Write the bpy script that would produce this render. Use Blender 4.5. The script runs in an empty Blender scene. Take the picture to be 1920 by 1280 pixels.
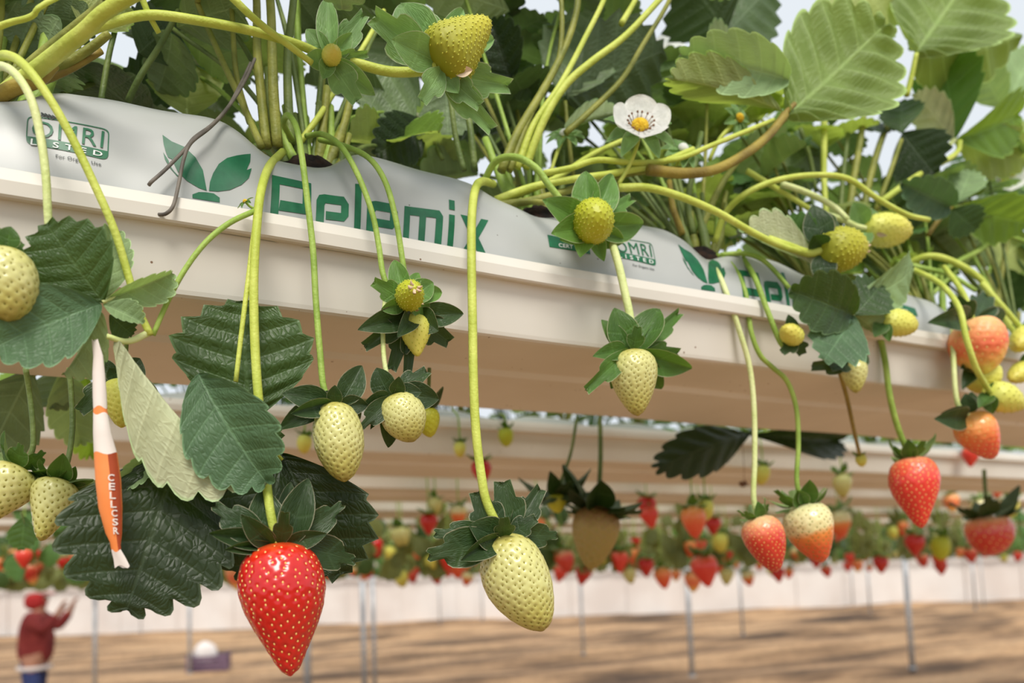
import bpy, bmesh, math, random
import numpy as np
from mathutils import Vector, Matrix

scene = bpy.context.scene
COL = scene.collection

# ---------------------------------------------------------------- camera
FPX = 1400.0                      # focal length in pixels of the 1920x1280 frame
PITCH = math.radians(4.0)
ROLL = 0.037
PPX, PPY = 960.0, 977.0           # optical axis (rising-front lens shift)
CAM = Vector((0, 0, 1.55))
FWD = Vector((0, math.cos(PITCH), math.sin(PITCH)))
R0 = Vector((1, 0, 0)); U0 = R0.cross(FWD)
CR = R0 * math.cos(ROLL) - U0 * math.sin(ROLL)
CU = R0 * math.sin(ROLL) + U0 * math.cos(ROLL)
cd = bpy.data.cameras.new('camera')
cam = bpy.data.objects.new('camera', cd); COL.objects.link(cam)
cam.matrix_world = Matrix(((CR.x, CU.x, -FWD.x, CAM.x), (CR.y, CU.y, -FWD.y, CAM.y), (CR.z, CU.z, -FWD.z, CAM.z), (0, 0, 0, 1)))
cd.sensor_width = 36.0; cd.lens = FPX / 1920 * 36.0
cd.shift_x = 0.0; cd.shift_y = (PPY - 640.0) / 1920.0
cd.clip_start = 0.02; cd.clip_end = 200
cd.dof.use_dof = True; cd.dof.focus_distance = 0.37; cd.dof.aperture_fstop = 6.8
scene.camera = cam

# ---------------------------------------------------------------- sky, sun, exposure
world = bpy.data.worlds.new('sky'); scene.world = world; world.use_nodes = True
wn = world.node_tree.nodes; wl = world.node_tree.links
bg = wn['Background']; bg.inputs['Color'].default_value = (0.88, 0.94, 1.0, 1); bg.inputs['Strength'].default_value = 0.92
sd = bpy.data.lights.new('sun', 'SUN'); sd.energy = 3.3; sd.angle = math.radians(24); sd.color = (1.0, 0.95, 0.87)
sun = bpy.data.objects.new('sun', sd); COL.objects.link(sun)
sun.rotation_euler = Vector((-0.16, 0.95, -1.0)).to_track_quat('-Z', 'Y').to_euler()
vs = scene.view_settings
vs.view_transform = 'Standard'; vs.look = 'None'; vs.gamma = 1.0; vs.use_curve_mapping = False; vs.exposure = 0.0

# ---------------------------------------------------------------- rays and the row frame
def ray(px, py):
    return FWD + CR * ((px - PPX) / FPX) + CU * (-(py - PPY) / FPX)
_r = ray(3720, 972); DV = Vector((_r.x, _r.y, 0)).normalized()      # direction in which the gutters run
NV = Vector((-DV.y, DV.x, 0))                                        # horizontal, away from the camera
def W(px, py, q):
    """point where the sight line meets the vertical plane at distance q, parallel to the rows"""
    r = ray(px, py); t = q / r.dot(NV)
    return CAM + r * t
def depth(px, py, q):
    return q / ray(px, py).dot(NV)
def row(s, q, z):
    return Vector((DV.x * s + NV.x * q, DV.y * s + NV.y * q, z))
def SZ(p):
    return p.dot(DV), p.z
def ground(px, py):
    r = ray(px, py); return CAM + r * (-CAM.z / r.z)
def to_px(p):
    v = p - CAM; d = v.dot(FWD)
    return PPX + FPX * v.dot(CR) / d, PPY - FPX * v.dot(CU) / d
QL = 0.372                                                           # lip of the front gutter

# ---------------------------------------------------------------- helpers
MW = {}                                                              # world matrix of each object built
def link(o, parent=None, M=None):
    COL.objects.link(o)
    M = M or Matrix.Identity(4)
    if parent is not None:
        o.parent = parent; o.matrix_basis = MW[parent.name].inverted() @ M
    else:
        o.matrix_basis = M
    MW[o.name] = M
    return o
def thing(name, loc, label, cat, group=None, kind=None):
    o = bpy.data.objects.new(name, None); o.empty_display_size = 0.01
    link(o, None, Matrix.Translation(loc)); tag(o, label, cat, group, kind); return o
def tag(o, label=None, cat=None, group=None, kind=None):
    if label: o['label'] = label
    if cat: o['category'] = cat
    if group: o['group'] = group
    if kind: o['kind'] = kind
    return o
def mesh(name, verts, faces, mat=None, smooth=True, uv=None):
    m = bpy.data.meshes.new(name)
    m.from_pydata([tuple(v) for v in verts], [], [tuple(int(i) for i in f) for f in faces])
    if smooth: m.polygons.foreach_set('use_smooth', [True] * len(m.polygons))
    if uv is not None:
        l = m.uv_layers.new(name='uv'); n = len(m.loops); idx = np.empty(n, dtype=np.int32); m.loops.foreach_get('vertex_index', idx)
        l.data.foreach_set('uv', np.asarray(uv, dtype=np.float32)[idx].ravel())
    if mat: m.materials.append(mat)
    m.update(); return m
def obj(name, me, parent=None, M=None):
    return link(bpy.data.objects.new(name, me), parent, M)
def at(name, verts, faces, mat, parent=None, smooth=True, uv=None):
    """mesh given in world coordinates, stored relative to its parent"""
    if parent is not None:
        b = MW[parent.name].translation; M = Matrix.Translation(b)
        return obj(name, mesh(name, [Vector(v) - b for v in verts], faces, mat, smooth, uv), parent, M)
    c = Vector((0, 0, 0))
    for v in verts: c += Vector(v)
    c /= len(verts)
    return obj(name, mesh(name, [Vector(v) - c for v in verts], faces, mat, smooth, uv), None, Matrix.Translation(c))
def catmull(P, n=6):
    P = [np.array(p, dtype=float) for p in P]
    if len(P) == 2: return [P[0] + (P[1] - P[0]) * i / n for i in range(n + 1)]
    Q = [2 * P[0] - P[1]] + P + [2 * P[-1] - P[-2]]; out = []
    for i in range(1, len(Q) - 2):
        a, b, c, d = Q[i - 1], Q[i], Q[i + 1], Q[i + 2]
        for k in range(n):
            t = k / n
            out.append(.5 * (2 * b + (c - a) * t + (2 * a - 5 * b + 4 * c - d) * t * t + (3 * b - a - 3 * c + d) * t ** 3))
    out.append(P[-1]); return out
def tube_geo(pts, rad, sides=8, cap=True):
    pts = [Vector(p) for p in pts]; n = len(pts)
    if not hasattr(rad, '__len__'): rad = [rad] * n
    V, F = [], []
    t = (pts[1] - pts[0]).normalized()
    u = t.cross(Vector((0.13, -0.7, 0.7))).normalized()
    for i in range(n):
        t2 = (pts[min(i + 1, n - 1)] - pts[max(i - 1, 0)]).normalized()
        u = (u - t2 * u.dot(t2)).normalized(); v = t2.cross(u)
        for k in range(sides):
            a = 2 * math.pi * k / sides
            V.append(pts[i] + (u * math.cos(a) + v * math.sin(a)) * rad[i])
    for i in range(n - 1):
        for k in range(sides):
            a, b = i * sides + k, i * sides + (k + 1) % sides
            F.append((a, b, b + sides, a + sides))
    if cap:
        F.append(tuple(reversed(range(sides)))); F.append(tuple(range((n - 1) * sides, n * sides)))
    return V, F
def join(*geos):
    V, F = [], []
    for v, f in geos:
        o = len(V); V += list(v); F += [tuple(i + o for i in g) for g in f]
    return V, F
def box_geo(lo, hi, M=None):
    x0, y0, z0 = lo; x1, y1, z1 = hi
    V = [Vector(p) for p in ((x0, y0, z0), (x1, y0, z0), (x1, y1, z0), (x0, y1, z0), (x0, y0, z1), (x1, y0, z1), (x1, y1, z1), (x0, y1, z1))]
    if M: V = [M @ v for v in V]
    return V, [(0, 3, 2, 1), (4, 5, 6, 7), (0, 1, 5, 4), (1, 2, 6, 5), (2, 3, 7, 6), (3, 0, 4, 7)]

# ---------------------------------------------------------------- materials
def mat(name):
    m = bpy.data.materials.new(name); m.use_nodes = True
    nt = m.node_tree; b = nt.nodes['Principled BSDF']; return m, nt, b
def N(nt, typ, **kw):
    n = nt.nodes.new(typ)
    for k, v in kw.items():
        if k.startswith('i_'): n.inputs[k[2:].replace('_', ' ')].default_value = v
        else: setattr(n, k, v)
    return n
def ramp(nt, stops, fac=None):
    r = nt.nodes.new('ShaderNodeValToRGB'); e = r.color_ramp.elements
    while len(e) < len(stops): e.new(0.5)
    for i, (p, c) in enumerate(stops): e[i].position = p; e[i].color = (*c, 1)
    if fac is not None: nt.links.new(fac, r.inputs['Fac'])
    return r
def srgb(r, g, b):
    f = lambda c: (c / 255 / 12.92) if c / 255 <= .04045 else ((c / 255 + .055) / 1.055) ** 2.4
    return (f(r), f(g), f(b))
def mixc(nt, fac, a, b, mode='MIX'):
    n = nt.nodes.new('ShaderNodeMix'); n.data_type = 'RGBA'; n.blend_type = mode
    for sock, v in ((n.inputs[0], fac), (n.inputs[6], a), (n.inputs[7], b)):
        if hasattr(v, 'is_linked') or isinstance(v, bpy.types.NodeSocket): nt.links.new(v, sock)
        elif isinstance(v, (int, float)): sock.default_value = v
        else: sock.default_value = (*v, 1)
    return n.outputs[2]
def noisy(name, c1, c2, scale=30, rough=.6, detail=4, bump=0, bscale=None, spec=.3, coord='Object', lo=.35, hi=.65, stretch=None):
    m, nt, b = mat(name)
    tc = N(nt, 'ShaderNodeTexCoord'); src = tc.outputs[coord]
    if stretch:
        mp = N(nt, 'ShaderNodeMapping'); mp.inputs['Scale'].default_value = stretch[0]; mp.inputs['Rotation'].default_value = (0, 0, stretch[1])
        nt.links.new(src, mp.inputs[0]); src = mp.outputs[0]
    t = N(nt, 'ShaderNodeTexNoise'); t.inputs['Scale'].default_value = scale; t.inputs['Detail'].default_value = detail
    nt.links.new(src, t.inputs['Vector'])
    r = ramp(nt, [(lo, c1), (hi, c2)], t.outputs['Fac'])
    nt.links.new(r.outputs[0], b.inputs['Base Color'])
    b.inputs['Roughness'].default_value = rough; b.inputs['Specular IOR Level'].default_value = spec
    if bump:
        t2 = N(nt, 'ShaderNodeTexNoise'); t2.inputs['Scale'].default_value = bscale or scale; t2.inputs['Detail'].default_value = 6
        nt.links.new(src, t2.inputs['Vector'])
        bp = N(nt, 'ShaderNodeBump'); bp.inputs['Strength'].default_value = bump; bp.inputs['Distance'].default_value = .002
        nt.links.new(t2.outputs['Fac'], bp.inputs['Height']); nt.links.new(bp.outputs[0], b.inputs['Normal'])
    return m
def speckled(name, base, dirt, spot, rough, tscale, sss=0):
    """cream plastic: faint blotches and scattered grit specks"""
    m, nt, b = mat(name); tc = N(nt, 'ShaderNodeTexCoord')
    t = N(nt, 'ShaderNodeTexNoise'); t.inputs['Scale'].default_value = tscale; t.inputs['Detail'].default_value = 5
    nt.links.new(tc.outputs['Object'], t.inputs['Vector'])
    r = ramp(nt, [(.30, dirt), (.62, base)], t.outputs['Fac'])
    v = N(nt, 'ShaderNodeTexVoronoi'); v.inputs['Scale'].default_value = 90; v.inputs['Randomness'].default_value = 1
    nt.links.new(tc.outputs['Object'], v.inputs['Vector'])
    t2 = N(nt, 'ShaderNodeTexNoise'); t2.inputs['Scale'].default_value = 13; nt.links.new(tc.outputs['Object'], t2.inputs['Vector'])
    mm = N(nt, 'ShaderNodeMath', operation='MULTIPLY_ADD'); mm.inputs[1].default_value = .30; mm.inputs[2].default_value = -.10
    nt.links.new(t2.outputs['Fac'], mm.inputs[0])
    lt = N(nt, 'ShaderNodeMath', operation='LESS_THAN'); nt.links.new(v.outputs['Distance'], lt.inputs[0]); nt.links.new(mm.outputs[0], lt.inputs[1])
    c = mixc(nt, lt.outputs[0], r.outputs[0], spot); nt.links.new(c, b.inputs['Base Color'])
    b.inputs['Roughness'].default_value = rough; b.inputs['Specular IOR Level'].default_value = .35
    return m
M_GUT = speckled('cream_plastic', srgb(221, 217, 207), srgb(211, 205, 193), srgb(130, 104, 82), .45, 7)
M_BAG = speckled('white_film', srgb(176, 178, 175), srgb(162, 164, 160), srgb(110, 105, 98), .32, 9)
M_PRINT = noisy('green_print', srgb(16, 88, 56), srgb(28, 104, 68), 120, .35)
M_PRINTW = noisy('white_print', srgb(225, 226, 222), srgb(215, 216, 212), 60, .4)
M_INK = noisy('black_print', srgb(30, 38, 36), srgb(44, 52, 48), 60, .4)
M_SOIL = noisy('coir_soil', srgb(18, 11, 9), srgb(52, 34, 24), 160, .95, bump=1, bscale=260)
M_GROUND = None
M_WALL = noisy('white_sheet', srgb(218, 212, 207), srgb(204, 194, 187), .5, .7)
M_POST = noisy('galvanised_steel', srgb(150, 155, 160), srgb(178, 180, 182), 12, .4, spec=.5)
M_POST.node_tree.nodes['Principled BSDF'].inputs['Metallic'].default_value = .3
# ================================================================ the setting
def make_ground():
    m, nt, b = mat('bare_soil'); tc = N(nt, 'ShaderNodeTexCoord')
    mp = N(nt, 'ShaderNodeMapping'); mp.inputs['Rotation'].default_value = (0, 0, -math.atan2(DV.y, DV.x)); nt.links.new(tc.outputs['Object'], mp.inputs[0])
    mp2 = N(nt, 'ShaderNodeMapping'); mp2.inputs['Scale'].default_value = (.22, .8, 1); nt.links.new(mp.outputs[0], mp2.inputs[0])
    t = N(nt, 'ShaderNodeTexNoise'); t.inputs['Scale'].default_value = 1.1; t.inputs['Detail'].default_value = 6; t.inputs['Roughness'].default_value = .6
    nt.links.new(mp2.outputs[0], t.inputs['Vector'])
    r = ramp(nt, [(.36, srgb(72, 53, 36)), (.46, srgb(134, 104, 74)), (.55, srgb(184, 147, 108)), (.75, srgb(200, 165, 126))], t.outputs['Fac'])  # dark to pale soil tones, drawn out along the rows
    t2 = N(nt, 'ShaderNodeTexNoise'); t2.inputs['Scale'].default_value = 9; t2.inputs['Detail'].default_value = 8; nt.links.new(tc.outputs['Object'], t2.inputs['Vector'])
    r2 = ramp(nt, [(.3, (.7, .7, .7)), (.7, (1.1, 1.1, 1.1))], t2.outputs['Fac'])
    nt.links.new(mixc(nt, 1.0, r.outputs[0], r2.outputs[0], 'MULTIPLY'), b.inputs['Base Color']); b.inputs['Roughness'].default_value = .95
    nx, ny = 120, 150; V, F = [], []
    rr = random.Random(4)
    for j in range(ny + 1):
        for i in range(nx + 1):
            x = -26 + 56 * i / nx; y = -6 + 38 * (j / ny)
            q = Vector((x, y, 0)).dot(NV); s = Vector((x, y, 0)).dot(DV)
            z = .035 * math.sin(q * 2 * math.pi / 2.4) + .03 * math.sin(s * .9 + q) + rr.uniform(-.018, .018)
            V.append((x, y, z - .03))
    for j in range(ny):
        for i in range(nx):
            a = j * (nx + 1) + i; F.append((a, a + 1, a + nx + 2, a + nx + 1))
    o = at('floor', V, F, m); tag(o, 'bare brown soil floor of the greenhouse with dark damp streaks', 'ground', kind='structure')
make_ground()
def wall():
    # white sheet wall far behind the rows: panels of sheet between thin battens
    D = 26.6; x0, x1, z1 = -24.0, 26.0, 4.2
    root = thing('wall_back', (0, D, 0), 'white sheet wall closing the greenhouse far behind the rows', 'wall', kind='structure')
    n = 25; w = (x1 - x0) / n
    base = None
    for i in range(n):
        a = x0 + i * w + .012; b_ = x0 + (i + 1) * w - .012
        m = 8; V, F = [], []
        for k in range(m + 1):
            x = a + (b_ - a) * k / m; y = D + .03 * math.sin(k * 1.9 + i)
            V += [(x, y, -.05), (x, y, z1)]
        for k in range(m): F.append((2 * k, 2 * k + 2, 2 * k + 3, 2 * k + 1))
        at('panel', V, F, M_WALL, root)
    for i in range(n + 1):
        x = x0 + i * w
        at('batten', *box_geo((x - .03, D - .06, -.05), (x + .03, D - .02, z1)), M_WALL, root, smooth=False)
wall()
# ---- profile of a gutter in (q, z), measured from the front one
Z_LT = W(0, 307, QL).z; Z_LB = W(0, 363, QL).z
Z_FB = W(320, 557, QL + .016).z
_rr = ray(160, 708); Q_RB = (_rr * ((Z_FB - CAM.z - .002) / _rr.z)).dot(NV)
PROF = [(QL + .0085, Z_LT - .0115), (QL + .0035, Z_LT - .002), (QL + .002, Z_LT), (QL, Z_LT - .001), (QL - .001, (Z_LT + Z_LB) / 2), (QL, Z_LB + .0008), (QL + .001, Z_LB), (QL + .0065, Z_LB + .001),
        (QL + .0140, Z_FB + .0034), (QL + .0148, Z_FB + .0014), (QL + .0165, Z_FB + .0004), (QL + .020, Z_FB),
        ((QL + Q_RB) / 2 - .004, Z_FB + .0025), ((QL + Q_RB) / 2, Z_FB - .0008), (Q_RB - .003, Z_FB - .003), (Q_RB, Z_FB - .0005), (Q_RB + .006, Z_LB), (Q_RB + .018, Z_LB), (Q_RB + .018, Z_LT), (Q_RB + .016, Z_LT), (Q_RB + .011, Z_LT - .0115)]
ROWQ = [0, .415, .740] + [1.115 + .37 * i for i in range(10)]
def s_range(q, a=-120, b=2080):
    return W(a, 900, q).dot(DV), W(b, 900, q).dot(DV)
def gutter(k, q0, s0, s1, label, group=None):
    dq = q0 - QL
    root = thing('planting_gutter', row((s0 + s1) / 2, q0, Z_FB), label, 'gutter', group)
    segs = []; L = 1.34
    if k == 0:
        e = W(1786, 690, QL + .014).dot(DV); cuts = [s0, e - .0002, e + .0002, s1]
        segs = [(cuts[0], cuts[1]), (cuts[2], cuts[3])]
    else: segs = [(s0, s1)]
    for a, b in segs:
        V, F = [], []; n = len(PROF); ns = 40 if k == 0 else 2
        for j in range(ns + 1):
            s = a + (b - a) * j / ns
            for (q, z) in PROF: V.append(row(s, q + dq, z + (.0006 * math.sin(s * 21) if k == 0 else 0)))
        for j in range(ns):
            for i in range(n - 1):
                F.append((j * n + i, j * n + i + 1, (j + 1) * n + i + 1, (j + 1) * n + i))
        o = at('channel', V, F, M_GUT, root, smooth=False)
    return root
GUT = {}
a, b = s_range(QL, -260, 2300)
GUT[0] = gutter(0, QL, a, b, 'cream plastic planting gutter of the nearest row, crossing the whole picture')
ORD = {1: 'second', 2: 'third', 3: 'fourth'}
for k in range(1, 13):
    q = QL + ROWQ[k]; a, b = s_range(q, -200, 2200)
    GUT[k] = gutter(k, q, a, b, ('cream planting gutter of the %s row, behind the nearest gutter' % ORD[k]) if k in ORD else 'cream planting gutter of the blurred far rows', None if k in ORD else 'gutters of the blurred far rows')
for k in range(8):
    q = 5.4 + k * 1.0; a, b = s_range(q, -100, 1990)
    gutter(20 + k, q, a, b, 'cream planting gutter of the blurred far rows', 'gutters of the blurred far rows')
# ---- grow bags
HOLES_PX = [(-25, 195), (585, 300), (1012, 408), (1315, 478)]
HS = [W(x, y, .415).dot(DV) for x, y in HOLES_PX]
while HS[-1] < 1.15: HS.append(HS[-1] + .136)
SIL = [(-300, 150), (-200, 172), (-120, 190), (-60, 203), (0, 200), (45, 198), (100, 174), (200, 191), (300, 212), (400, 226), (432, 240), (470, 270), (497, 300), (525, 308), (560, 314), (600, 320), (632, 310), (655, 290), (690, 297), (780, 320), (850, 338), (885, 350), (920, 375), (965, 396), (1000, 413), (1030, 410), (1062, 416), (1110, 422), (1180, 423), (1238, 432), (1272, 455), (1292, 478), (1318, 492), (1350, 482), (1385, 475), (1440, 492), (1500, 520), (1540, 545), (1575, 552), (1620, 540), (1680, 548), (1730, 566), (1765, 592), (1790, 612), (1830, 605), (1900, 625), (1960, 650)]
QB0, QB1, QB2 = QL + .0060, QL + .030, Q_RB + .004
SP = [SZ(W(x, y, QB1)) for x, y in SIL]
SPs = np.array([p[0] for p in SP]); SPz = np.array([p[1] for p in SP]); ZB = Z_LT - .0122
def ztop(s):
    if s > SPs[-1]:
        d = min(abs(s - h) for h in HS); return Z_LT + .020 - .020 * math.exp(-(d / .022) ** 2)
    return float(np.interp(s, SPs, SPz))
_ss = np.linspace(SPs[0], 1.3, 900); _zz = np.array([ztop(s) for s in _ss]); _zz = np.convolve(np.pad(_zz, 4, mode='edge'), np.ones(9) / 9, mode='valid')
def zt(s): return float(np.interp(s, _ss, _zz))
def bag_front(s, z, off=0.0):
    h = zt(s) - ZB; x = min(max((z - ZB) / h, 0), .9999); w = math.asin(x)
    q = QB0 + (QB1 - QB0) * (1 - math.cos(w)); wr = .0006 * math.sin(s * 63 + z * 90) + .0004 * math.sin(s * 140 - z * 60)
    return row(s, q + wr - off, min(z, zt(s) - .0002) + off * .4)
def grow_bag_front():
    root = thing('grow_bag', row(.2, QB1, ZB), 'white plastic grow bag with green lettering lying in the nearest gutter', 'grow bag')
    s0, s1, ns = SPs[0], 1.25, 420; V, F = [], []; nw = 12; nb = 8
    for j in range(ns + 1):
        s = s0 + (s1 - s0) * j / ns; t = zt(s)
        for i in range(nw + 1): V.append(bag_front(s, ZB + (t - ZB) * math.sin(math.pi / 2 * i / nw)))
        hd = min(abs(s - h) for h in HS); sag = .010 * math.exp(-(hd / .02) ** 2)
        for i in range(1, nb + 1):
            u = i / nb; V.append(row(s, QB1 + (QB2 - QB1) * math.sin(u * math.pi / 2), t - .004 * u - sag * math.sin(math.pi * u) - (t - ZB - .01) * (1 - math.cos(u * math.pi / 2))))
    n = nw + nb + 1
    for j in range(ns):
        for i in range(n - 1): F.append((j * n + i, j * n + i + 1, (j + 1) * n + i + 1, (j + 1) * n + i))
    at('film', V, F, M_BAG, root)
    # coir showing in the planting holes
    for h in HS:
        if h > 1.1: continue
        rr = random.Random(int(h * 1e4)); V, F = [], []; nu, nv = 18, 7
        t = max(zt(h), zt(h - .02) - .012)
        for j in range(nv + 1):
            for i in range(nu):
                a = 2 * math.pi * i / nu; r = (j / nv) ** .8
                V.append(row(h + .0235 * r * math.cos(a), QB1 + .0125 + .0135 * r * math.sin(a), zt(h) - .0015 + .0155 * math.cos(r * 1.5) + rr.uniform(-.0012, .0012) - (.006 if j == nv else 0)))
        for j in range(nv):
            for i in range(nu): F.append((j * nu + i, j * nu + (i + 1) % nu, (j + 1) * nu + (i + 1) % nu, (j + 1) * nu + i))
        at('coir_substrate', V, F, M_SOIL, root)
    return root
BAG = grow_bag_front()
# ---- print on the bag
REP = SZ(W(1330, 505, QB0))[0] - SZ(W(389, 340, QB0))[0]
def decal(polys, name, m, off, ds=0.0):
    """polys: lists of (s, z); filled, cut finely and laid on the film"""
    bm = bmesh.new()
    for P in polys:
        vs_ = [bm.verts.new((s, z, 0)) for s, z in P]
        try: bm.faces.new(vs_)
        except ValueError: pass
    bmesh.ops.triangulate(bm, faces=bm.faces[:])
    for _ in range(3):
        ed = [e for e in bm.edges if e.calc_length() > .0035]
        if not ed: break
        bmesh.ops.subdivide_edges(bm, edges=ed, cuts=1)
        bmesh.ops.triangulate(bm, faces=[f for f in bm.faces if len(f.verts) > 3])
    V = []; zmax = {}
    for v in bm.verts: V.append((v.co.x + ds, v.co.y))
    bm.verts.index_update()
    F = [[v.index for v in f.verts] for f in bm.faces]
    F = [f for f in F if all(V[i][1] < zt(V[i][0]) - .0004 for i in f)]
    bm.free()
    P3 = []
    for s, z in V: P3.append(bag_front(s, max(z, ZB + .0005), off))
    used = sorted({i for f in F for i in f}); mp = {i: j for j, i in enumerate(used)}
    if not F: return
    F2 = []
    for f in F:
        a, b, c = (P3[i] for i in f)
        if (b - a).cross(c - a).dot(NV) > 0: f = f[::-1]
        F2.append([mp[i] for i in f])
    at(name, [P3[i] for i in used], F2, m, BAG)
def pxp(pts, q=None):
    return [SZ(W(x, y, q or QB0 + .004)) for x, y in pts]
def text_polys(txt, bold=0.0):
    c = bpy.data.curves.new('t', 'FONT'); c.body = txt; c.resolution_u = 3; c.offset = bold; c.space_character = 1.12; c.fill_mode = 'FRONT'
    o = bpy.data.objects.new('t', c); COL.objects.link(o)
    bpy.context.view_layer.update()
    me = o.evaluated_get(bpy.context.evaluated_depsgraph_get()).to_mesh()
    V = [(v.co.x, v.co.y) for v in me.vertices]; F = [list(p.vertices) for p in me.polygons]
    bpy.data.objects.remove(o); bpy.data.curves.remove(c)
    return V, F
def text_decal(txt, tl, tr, br, bl, name, m, off, ds, bold=0.0):
    """letters stretched into the quad tl tr br bl of (s, z)"""
    V, F = text_polys(txt, bold)
    xs = [v[0] for v in V]; ys = [v[1] for v in V]; x0, x1, y0, y1 = min(xs), max(xs), min(ys), max(ys)
    def f(x, y):
        u = (x - x0) / (x1 - x0); v = (y - y0) / (y1 - y0)
        t = (tl[0] + (tr[0] - tl[0]) * u, tl[1] + (tr[1] - tl[1]) * u); b_ = (bl[0] + (br[0] - bl[0]) * u, bl[1] + (br[1] - bl[1]) * u)
        return (b_[0] + (t[0] - b_[0]) * v, b_[1] + (t[1] - b_[1]) * v)
    P = [f(*v) for v in V]
    decal([[P[i] for i in g] for g in F], name, m, off, ds)
def rrect(tl, tr, br, bl, r, n=5):
    """rounded quad; r as fraction of the short side, per corner"""
    C = [np.array(p) for p in (tl, tr, br, bl)]; out = []
    h = np.linalg.norm(C[3] - C[0])
    for i in range(4):
        p, a, b_ = C[i], C[i - 1], C[(i + 1) % 4]; rad = r[i] * h
        ua = (a - p) / np.linalg.norm(a - p); ub = (b_ - p) / np.linalg.norm(b_ - p)
        if rad < 1e-6: out.append(tuple(p)); continue
        A, B = p + ua * rad, p + ub * rad
        for k in range(n + 1):
            t = k / n; out.append(tuple((1 - t) ** 2 * A + 2 * t * (1 - t) * p + t * t * B))
    return out
def stroke(pts, w):
    """a polyline of width w as quads"""
    out = []; P = [np.array(p, dtype=float) for p in pts]
    for a, b_ in zip(P, P[1:]):
        d = (b_ - a) / max(np.linalg.norm(b_ - a), 1e-9); n = np.array((-d[1], d[0])) * w / 2; e = d * w * .2
        out.append([tuple(a - e + n), tuple(b_ + e + n), tuple(b_ + e - n), tuple(a - e - n)])
    return out
def prints(ds):
    o1, o2, o3 = .00025, .0004, .00055
    # sprouting leaves
    left = [(305, 247), (322, 262), (345, 274), (366, 296), (380, 322), (387, 362), (372, 357), (350, 344), (333, 326), (322, 300), (315, 296), (311, 285), (307, 268)]
    slit = [(306, 285), (316, 303), (318, 312), (326, 325), (340, 341), (331, 334), (318, 318), (309, 300)]
    right = [(472, 281), (470, 300), (461, 322), (456, 324), (462, 320), (472, 315), (466, 336), (452, 350), (430, 360), (408, 363), (391, 362), (393, 345), (399, 328), (410, 309), (426, 296), (445, 289)]
    arc = [(360, 370), (372, 365), (386, 365), (400, 367), (411, 375), (411, 384), (360, 377)]
    decal([pxp(left)], 'leaf_emblem', M_PRINT, o1, ds); decal([pxp(slit)], 'leaf_emblem', M_PRINT, o1, ds)
    decal([pxp(right)], 'leaf_emblem', M_PRINT, o1, ds); decal([pxp(arc)], 'leaf_emblem', M_PRINT, o1, ds)
    # the name, its feet hidden behind the lip
    def L(px, v):                      # px along the line of letters, v = 0 foot .. 1 cap height
        ytop = 322 + (px - 510) * .176; ybot = ytop + 128 - (px - 510) * .07
        return SZ(W(px - (1 - v) * 10 + 6, ybot + (ytop - ybot) * v, QB0 + .004))
    def bar(x0, x1, v0, v1): return [L(x0, v0), L((x0 + x1) / 2, v0), L(x1, v0), L(x1, v1), L((x0 + x1) / 2, v1), L(x0, v1)]
    XH = .80
    P_ = [bar(505, 520, 0, .82), bar(505, 580, .82, .96), bar(564, 580, .46, .82), [L(520, .40), L(574, .40), L(580, .48), L(564, .56), L(522, .56)]]
    def e_(x0, x1):
        w = 15; m_ = .36
        return [[L(x0, .12), L(x0 + w, .12), L(x0 + w, XH - .2), L(x0 + w + 2, XH - .16), L(x0 + w, XH), L(x0 + 5, XH - .03), L(x0, XH - .13)], [L(x0 + w, XH - .16), L(x1 - 12, XH - .16), L(x1 - 9, XH), L(x0 + w, XH)],
                [L(x1 - 14, m_ + .13), L(x1, m_ + .10), L(x1, XH - .13), L(x1 - 9, XH), L(x1 - 14, XH - .16)], [L(x0 + w + 3, m_), L(x1 - 8, m_), L(x1, m_ + .1), L(x1 - 14, m_ + .14), L(x0 + w + 3, m_ + .14)], bar(x0 + 4, x1, 0, .13)]
    E1, E2 = e_(590, 650), e_(684, 742)
    l_ = [bar(661, 673, 0, 1.06)]
    m_ = [bar(754, 765, 0, XH), bar(765, 818, XH - .15, XH), bar(782, 794, 0, XH - .15), [L(812, 0), L(825, 0), L(825, XH - .1), L(818, XH), L(812, XH - .15)]]
    i_ = [bar(836, 847, 0, XH - .04), bar(836, 847, XH + .06, XH + .26)]
    x_ = [[L(858, XH), L(872, XH), L(914, 0), L(899, 0)], [L(898, XH), L(912, XH), L(874, 0), L(859, 0)]]
    for g in (P_, E1, l_, E2, m_, i_, x_): decal(g, 'printed_letter', M_PRINT, o1, ds)
    # certification mark
    q4 = lambda a, b_, c, d: pxp([a, b_, c, d])
    out = rrect(*q4((50, 210), (205, 239), (203, 306), (49, 272)), (.2, .2, .22, .22))
    inn = rrect(*q4((52, 212), (203, 241), (201, 304), (51, 270)), (.2, .2, .22, .22))
    ring = []
    for i in range(len(out)):
        j = (i + 1) % len(out); ring.append([out[i], out[j], inn[j], inn[i]])
    gap0 = SZ(W(77, 215, QB0))[0]; gap1 = SZ(W(106, 221, QB0))[0]; zmid = SZ(W(92, 235, QB0))[1]
    ring = [g for g in ring if not (g[0][1] > zmid and gap0 < (g[0][0] + g[1][0]) / 2 < gap1 and abs(g[0][0] - g[1][0]) < .02)]
    decal(ring, 'mark_outline', M_PRINT, o1, ds)
    decal([rrect(*q4((50, 257), (203, 287), (203, 306), (49, 274)), (0, 0, .75, .75))], 'mark_band', M_PRINT, o1, ds)
    text_decal('OMRI', *q4((60, 223), (196, 244), (193, 281), (60, 259)), 'printed_word', M_PRINT, o2, ds, .0)
    text_decal('L I S T E D', *q4((59, 264), (193, 290), (192, 300), (58, 277)), 'printed_word', M_PRINTW, o3, ds, .012)
    text_decal('For Organic Use', *q4((106, 297), (190, 312), (190, 320), (106, 306)), 'printed_word', M_INK, o2, ds, .012)
    sp = []
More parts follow.
